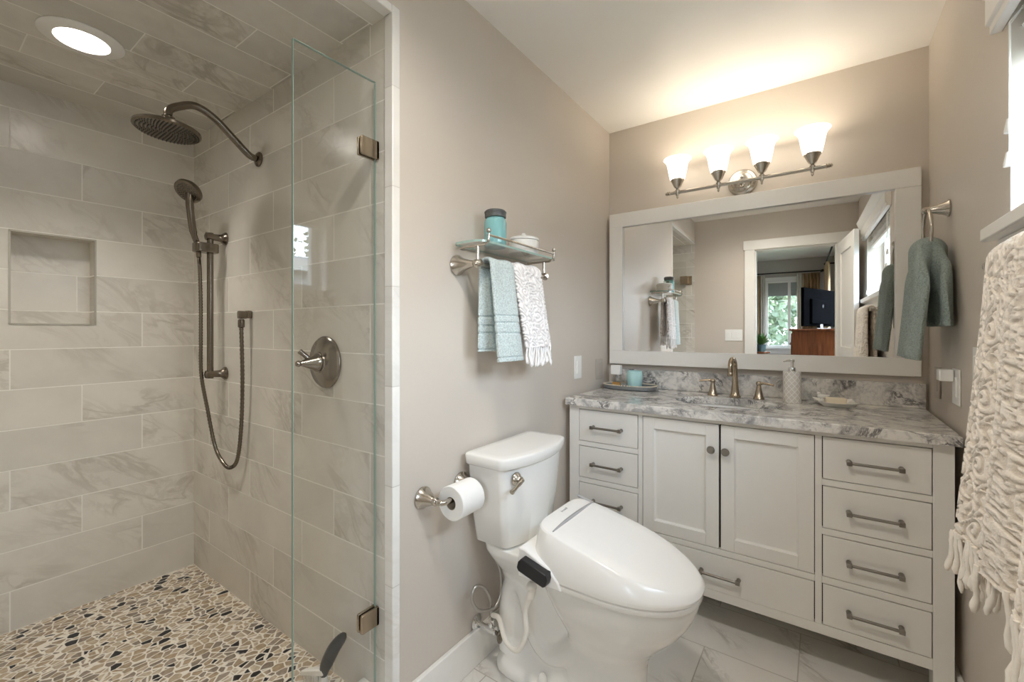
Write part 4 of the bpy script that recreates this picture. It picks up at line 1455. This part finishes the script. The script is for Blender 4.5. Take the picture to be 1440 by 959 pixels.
hp = smooth_path([hs0, (-2.215, .772, 1.50), (-2.222, .778, 1.35), (-2.222, .778, 1.20), (-2.222, .780, 1.05), (-2.215, .80, .90), (-2.185, .82, .73), (-2.13, .832, .662), (-2.075, .838, .652), (-2.02, .842, .70), (-1.985, .842, .85), (-1.966, .838, 1.05), (-1.962, .832, 1.255)], 24)
m = MB().tube(hp, [.0075 + (.0009 if i % 2 else -.0009) for i in range(len(hp))], 10)
m.build('hose', M['nickel_d'], hsh, angle=70)
ho = thing('hose_outlet', 'square nickel wall elbow feeding the shower hose', 'pipe fitting', (-1.962, YF, 1.26))
m = MB().prism(rrect(-1.976, 1.292, -1.948, 1.324, .006), 1, YF - .0005, YF - .020)
m.prism(rrect(-1.974, 1.290, -1.950, 1.322, .007), 1, YF - .018, YF - .050)
m.lathe([(.010, 0), (.0125, .004), (.0125, .030), (.010, .036)], (-1.962, .832, 1.252), n=18)
m.build('elbow', M['nickel_d'], ho, bevel=.003)

# valve
vv_ = thing('shower_valve', 'round nickel shower valve with cone lever seen through the glass panel', 'shower valve', (-1.408, YF, 1.04))
vc = (-1.408, YF - .0005, 1.131)
MB().lathe([(.090, 0), (.090, .006), (.084, .013), (.076, .015), (.072, .019), (.045, .024), (.036, .026), (.034, .030)], vc, (0, -1, 0), 48).build('escutcheon', M['valve'], vv_)
m = MB().lathe([(.030, .028), (.031, .036), (.027, .044), (.020, .060), (.012, .080), (.0075, .092), (.010, .095), (.011, .100), (.008, .106), (.002, .108)], vc, (0, -1, 0), 28)
m.tube([(-1.408, YF - .05, 1.131), (-1.418, YF - .075, 1.160), (-1.422, YF - .088, 1.172)], [.010, .008, .009], 12)
m.build('lever', M['valve'], vv_)

# glass panel
gp = thing('shower_glass_panel', 'clear frameless glass panel clamped to the tiled shower wall', 'glass panel', (-1.13, .735, .137))
GX, GY0, GY1, GZ0, GZ1 = -1.132, .607, .862, .137, 2.008
def gx_at(y): return GX - .022 * (GY1 - y)
def gslab(m, y0, y1, h, z0, z1):
    r = [(gx_at(y0) - h, y0), (gx_at(y0) + h, y0), (gx_at(y1) + h, y1), (gx_at(y1) - h, y1)]
    return m.rings([[(x, y, z0) for x, y in r], [(x, y, z1) for x, y in r]])
gslab(MB(), GY0, GY1, .004, GZ0, GZ1).build('glass_sheet', M['glass'], gp)
m = MB(); gslab(m, GY0 - .0008, GY0 + .0002, .0045, GZ0, GZ1); gslab(m, GY0, GY1, .0045, GZ1 - .0002, GZ1 + .0008); gslab(m, GY1 - .0002, GY1 + .0008, .0045, GZ0, GZ1)
m.build('polished_edge', M['glass_edge'], gp)
for z in (1.797, .358):
    m = MB()
    for s in (-1, 1):
        m.prism(rrect(.806, z - .028, YF - .0005, z + .028, .005), 0, GX + s * .0042, GX + s * .0125)
    m.box((GX - .0125, .860, z - .028), (GX + .0125, YF - .0005, z + .028))
    m.build('wall_clamp', M['bronze'], gp, bevel=.0015)

# frameless door folded open against the near end wall
sdr = thing('shower_door', 'clear glass shower door folded open against the end wall on brown hinges', 'shower door', (-1.5, -.10, .15))
MB().box((-1.83, -.108, .15), (-1.14, -.100, 2.008)).build('glass_sheet', M['glass'], sdr)
for z in (1.80, .37):
    m = MB().prism(rrect(-1.155, z - .048, -1.085, z + .048, .005), 1, YK + .0005, YK + .012)
    m.box((-1.150, YK + .010, z - .045), (-1.120, -.088, z + .045)).box((-1.20, -.099, z - .045), (-1.12, -.086, z + .045))
    m.build('hinge', M['bronze'], sdr, bevel=.002)

# brush on the shower floor
br = thing('scrub_brush', 'scrub brush with black oval handle and white head on the shower floor', 'brush', (-1.33, .80, ZSF))
m = MB()
pp = smooth_path([(-1.312, .800, .125), (-1.300, .802, .165), (-1.272, .812, .225), (-1.246, .826, .265), (-1.238, .832, .276)], 5)
rad = [.010, .012, .0135, .015, .0165, .0185, .0195, .020, .020, .020, .020, .0195, .0185, .0175, .016, .014, .012, .010, .008, .006, .003]
m.tube(pp, rad[:len(pp)], 14)
m.build('handle', M['black'], br)
m = MB()
m.rings([[(-1.405, .775, ZSF + .028), (-1.400, .795, ZSF + .028), (-1.30, .815, ZSF + .070), (-1.295, .785, ZSF + .070)], [(-1.405, .775, ZSF + .048), (-1.400, .795, ZSF + .048), (-1.30, .815, ZSF + .092), (-1.295, .785, ZSF + .092)]])
m.tube([(-1.31, .800, ZSF + .065), (-1.312, .800, ZSF + .03), (-1.312, .800, ZSF + .0)], [.012, .016, .018], 12)
m.build('head', M['plastic'], br, bevel=.004)
rnd = random.Random(5)
m = MB()
for i in range(90):
    x, y = rnd.uniform(-1.40, -1.31), rnd.uniform(.778, .805)
    zt_ = ZSF + .028 + (x + 1.405) / .105 * .042
    m.tube([(x, y, zt_ + .004), (x + rnd.uniform(-.004, .004), y + rnd.uniform(-.004, .004), ZSF + .001)], .0011, 4)
o = m.build('bristles', M['plastic'], br)
o['kind'] = 'stuff'

# ================================================================== BEDROOM THINGS
dr = thing('dresser', 'red brown wooden dresser under the television in the bedroom', 'dresser', (.10, -1.65, 0))
DXa, DXb, DYa, DYb, DZt = -.165, .34, -2.15, -1.16, 1.265
m = MB().box((DXa, DYa, .06), (DXb, DYb, DZt - .025)).box((DXa + .02, DYa + .02, 0), (DXb - .02, DYb - .02, .06))
m.build('body', M['wood'], dr, bevel=.004)
MB().box((DXa - .03, DYa - .02, DZt - .025), (DXb + .01, DYb + .025, DZt)).build('top', M['wood'], dr, bevel=.006)
for i in range(2):
    for j in range(4):
        y0 = DYa + .03 + i * .475
        z0 = .11 + j * .28
        f = MB().box((DXa - .012, y0, z0), (DXa - .001, y0 + .455, z0 + .26)).build('drawer', M['wood'], dr, bevel=.003)
        MB().lathe([(.008, 0), (.014, .014), (.004, .02)], (DXa - .012, y0 + .23, z0 + .13), (-1, 0, 0), 12).build('knob', M['pewter'], f)
tv = thing('television', 'black flat television seen from behind on the bedroom dresser', 'television', (.11, -1.62, DZt))
ta, tb_ = Vector((-.06, -1.20, 0)), Vector((.28, -2.03, 0))
td = (tb_ - ta).normalized(); tn = Vector((td.y, -td.x, 0))
if tn.y < 0: tn = -tn
def tvb(m, a0, a1, d0, d1, z0, z1):
    def q(a, d, z):
        p = ta + td * a + tn * d
        return (p.x, p.y, z)
    m.rings([[q(a0, d0, z0), q(a1, d0, z0), q(a1, d1, z0), q(a0, d1, z0)], [q(a0, d0, z1), q(a1, d0, z1), q(a1, d1, z1), q(a0, d1, z1)]])
LT = (tb_ - ta).length
m = MB(); tvb(m, 0, LT, -.02, .015, DZt + .03, DZt + .49); tvb(m, .15, LT - .15, .015, .045, DZt + .06, DZt + .36)
m.build('back_shell', M['matt_black'], tv, bevel=.006)
m = MB(); tvb(m, .02, LT - .02, -.022, -.0205, DZt + .05, DZt + .47); m.build('screen', plain('dark_screen', (.01, .01, .012), .1), tv)
m = MB(); tvb(m, LT * .5 - .04, LT * .5 + .04, -.01, .03, DZt + .008, DZt + .06); tvb(m, LT * .5 - .2, LT * .5 + .2, -.10, .06, DZt + .0005, DZt + .010)
m.build('stand', M['black'], tv, bevel=.003)
m = MB()
q = ta + td * (LT * .5) + tn * .0455
m.lathe([(.022, 0), (.022, .001)], (q.x, q.y, DZt + .28), tn, 24)
m.build('badge', plain('dark_grey_badge', (.05, .05, .05), .8, spec=.1), tv)

# curtains
def curtain_mat(name, a, b):
    k = NB(name)
    p = k.xyz(k.obj())
    f = k.noise(k.comb(k.math('MULTIPLY', p[0], 6.0), k.math('MULTIPLY', p[1], 6.0), k.math('MULTIPLY', p[2], .5)), 4, 2)
    k.base(k.mix(k.mrange(f, .35, .65), a, b), .9)
    return k.m
cur_b = curtain_mat('tan_brown_curtain', (.27, .17, .09), (.46, .34, .21))
cur_w = curtain_mat('cream_sheer_curtain', (.62, .58, .50), (.74, .70, .62))
def curtain(name, label, mat, p0, p1, z0, z1, nf, amp):
    p0, p1 = Vector(p0), Vector(p1)
    d = (p1 - p0); L_ = d.length; d.normalize(); nr = Vector((-d.y, d.x, 0))
    m = MB()
    n = nf * 10
    lo_, hi_ = [], []
    rows_ = []
    for z, k in ((z1, .6), (z1 - .06, .9), ((z0 + z1) / 2, 1.0), (z0, 1.15)):
        rows_.append([m.bm.verts.new(tuple(Vector((p0.x, p0.y, z)) + d * (L_ * i / n) + nr * (amp * k * math.sin(2 * PI * nf * i / n)))) for i in range(n + 1)])
    for a, b in zip(rows_[:-1], rows_[1:]):
        for i in range(n):
            m.bm.faces.new((a[i], a[i + 1], b[i + 1], b[i]))
    o = m.build(name, mat, angle=80)
    md = o.modifiers.new('thick', 'SOLIDIFY'); md.thickness = .004
    return tag(o, label, 'curtain', 'bedroom curtains')
curtain('curtain', 'tan brown curtain panel left of the bedroom window', cur_b, (-.90, BY + .11, 0), (-.645, BY + .11, 0), .02, 2.175, 5, .022)
curtain('curtain', 'cream sheer curtain panel at the left edge of the bedroom window', cur_w, (-.640, BY + .11, 0), (-.575, BY + .11, 0), .02, 2.175, 2, .018)
curtain('curtain', 'cream sheer curtain panel between bedroom window and brown curtain', cur_w, (-.125, BY + .11, 0), (-.055, BY + .11, 0), .02, 2.175, 2, .018)
curtain('curtain', 'tan brown curtain panel right of the bedroom window behind the television', cur_b, (-.050, BY + .11, 0), (.185, BY + .11, 0), .02, 2.175, 5, .022)
curtain('curtain', 'wide tan curtain panel hanging in the bedroom corner', curtain_mat('tan_curtain', (.45, .30, .17), (.56, .40, .25)), (.245, BY + .45, 0), (.245, BY + .95, 0), .02, 2.24, 6, .03)
def rod(label, a, b, z):
    o = MB().tube([(*a, z), (*b, z)], .010, 12).ball((*a, z), .022, 12).ball((*b, z), .022, 12)
    d = Vector((b[0] - a[0], b[1] - a[1], 0)).normalized(); wv = Vector((d.y, -d.x, 0))
    return tag(o.build('curtain_rod', M['dark']), label, 'curtain rod')
o = rod('dark curtain rod across the bedroom window wall', (-.95, BY + .11), (.215, BY + .11), 2.205)
MB().box((-.92, BY, 2.19), (-.905, BY + .11, 2.21)).build('bracket', M['dark'], o); MB().box((.19, BY, 2.19), (.205, BY + .11, 2.21)).build('bracket', M['dark'], o)
o = rod('dark curtain rod over the bedroom side window', (.245, BY + .30), (.245, -1.25), 2.28)
MB().box((.24, BY + .38, 2.265), (XR, BY + .395, 2.285)).build('bracket', M['dark'], o); MB().box((.24, -1.33, 2.265), (XR, -1.315, 2.285)).build('bracket', M['dark'], o)
# shade at top of bedroom window
o = MB().box((BWX0 + .03, BY - .045, 1.84), (BWX1 - .03, BY - .03, 2.05)).box((BWX0 + .03, BY - .048, 1.83), (BWX1 - .03, BY - .026, 1.845)).build('roller_blind', plain('grey_blind_fabric', (.46, .47, .46), .9))
tag(o, 'grey roller blind drawn down a little in the bedroom window', 'blind')
# plant on a tall stand
ppx, ppy = -.60, -2.95
o = MB().lathe([(.15, 0), (.15, .02), (.03, .04), (.022, .5), (.03, .88), (.13, .895), (.13, .915)], (ppx, ppy, .0), n=24).build('plant_stand', M['wood'])
tag(o, 'wooden pedestal plant stand by the bedroom window', 'plant stand')
pl = thing('potted_plant', 'green leafy potted plant by the bedroom window', 'plant', (ppx, ppy, .9155))
MB().lathe([(.055, 0), (.075, .11), (.068, .11), (.062, .09)], (ppx, ppy, .9155), n=24).build('pot', plain('teal_pot', (.10, .16, .16), .4), pl)
rnd = random.Random(3)
m = MB()
for i in range(70):
    a = rnd.uniform(0, 2 * PI); el = rnd.uniform(.5, 1.4); L_ = rnd.uniform(.15, .25)
    o3 = Vector((ppx, ppy, .9155 + .095)); dv2 = Vector((math.cos(a) * math.cos(el), math.sin(a) * math.cos(el), math.sin(el)))
    sdv = dv2.cross(Vector((0, 0, 1))).normalized(); w3 = rnd.uniform(.016, .026)
    pts = [o3, o3 + dv2 * L_ * .5 + sdv * w3, o3 + dv2 * L_ + Vector((0, 0, -.02)), o3 + dv2 * L_ * .5 - sdv * w3]
    up3 = Vector((0, 0, .0015))
    m.rings([[tuple(p) for p in pts], [tuple(p + up3) for p in pts]])
m.build('foliage', plain('plant_leaf', (.10, .22, .05), .4, var=.5, vs=40), pl)

# ================================================================== OUTSIDE
struct(MB().box((-14, -22, -.4), (22, 14, -.3)).build('ground', plain('garden_ground', (.16, .17, .10), .9, var=.4, vs=2)), 'garden ground outside the windows', 'ground')
def leaf_mat(name, a, b):
    k = NB(name)
    p = k.obj()
    k.base(k.mix(k.mrange(k.noise(p, 9, 3), .3, .7), a, b), .55)
    tr = k.n('BsdfTranslucent'); k.put(tr.inputs[0], (b[0] * 1.2, b[1] * 1.2, b[2]))
    mx = k.n('MixShader'); mx.inputs[0].default_value = .35
    k.t.links.new(k.b.outputs[0], mx.inputs[1]); k.t.links.new(tr.outputs[0], mx.inputs[2]); k.t.links.new(mx.outputs[0], k.out.inputs['Surface'])
    return k.m
LM = [leaf_mat('tree_leaves_light', (.07, .11, .07), (.17, .21, .14)), leaf_mat('tree_leaves_dark', (.05, .085, .065), (.12, .16, .12))]
def tree(label, x, y, h, r, mat, seed, n=1800):
    rnd = random.Random(seed)
    o = thing('garden_tree', label, 'tree', (x, y, -.3), 'garden trees outside')
    t = MB().tube([(x, y, -.3), (x + .05, y, h * .4), (x, y + .05, h * .8)], [.12, .08, .03], 10)
    for k in range(6):
        a = 2 * PI * k / 6
        t.tube([(x, y, h * (.35 + .05 * k)), (x + r * .6 * math.cos(a), y + r * .6 * math.sin(a), h * (.5 + .06 * k))], [.04, .012], 6)
    t.build('trunk', plain('bark', (.12, .085, .06), .9), o)
    m = MB()
    for i in range(n):
        v = Vector((rnd.gauss(0, 1), rnd.gauss(0, 1), rnd.gauss(0, 1))).normalized() * rnd.uniform(.45, 1) ** .5
        bump_ = 1 + .18 * math.sin(v.x * 7 + seed) * math.sin(v.y * 6) + .12 * math.sin(v.z * 9)
        c_ = Vector((x, y, h * .56)) + Vector((v.x * r * bump_, v.y * r * bump_, v.z * h * .46 * bump_))
        d1 = Vector((rnd.gauss(0, 1), rnd.gauss(0, 1), rnd.gauss(0, .6))).normalized()
        d2 = d1.cross(Vector((rnd.gauss(0, 1), rnd.gauss(0, 1), rnd.gauss(0, 1)))).normalized()
        s = rnd.uniform(.07, .13)
        q = [m.bm.verts.new(c_ + d1 * s), m.bm.verts.new(c_ + d2 * s * .55), m.bm.verts.new(c_ - d1 * s), m.bm.verts.new(c_ - d2 * s * .55)]
        m.bm.faces.new(q)
    f = m.build('foliage', mat, o, flip=False, smooth=False)
    f['kind'] = 'stuff'
tree('pale green garden tree filling the bedroom window', -1.0, -7.0, 3.0, 1.0, LM[0], 1, 2600)
tree('dark green garden tree beside the pale tree outside the bedroom', .95, -9.3, 3.8, 1.1, LM[1], 2)
tree('tall dark tree far outside the bedroom window', -1.6, -11.5, 5.0, 1.6, LM[1], 3)
tree('garden tree behind the neighbour house roof', 9.8, 3.2, 4.6, 1.5, LM[1], 4, 2200)
tree('pale garden tree beyond the far end of the neighbour house', 10.2, 7.3, 4.2, 1.5, LM[0], 5, 1600)
nh = thing('neighbour_house', 'grey neighbour house with white eaves outside the bathroom window', 'house', (5.2, 3.0, -.3))
MB().box((4.3, -4, -.3), (7.3, 10, 2.14)).build('wall', plain('grey_blue_siding', (.34, .37, .40), .8), nh)
MB().box((4.05, -4.2, 2.13), (4.2, 10.2, 2.29)).build('fascia', M['trim'], nh)
m = MB().rings([[(4.05, -4.2, 2.28), (5.8, -4.2, 2.62), (7.5, -4.2, 2.28), (5.8, -4.2, 2.2)], [(4.05, 10.2, 2.28), (5.8, 10.2, 2.62), (7.5, 10.2, 2.28), (5.8, 10.2, 2.2)]])
m.build('roof', plain('grey_roof', (.25, .26, .28), .9), nh)
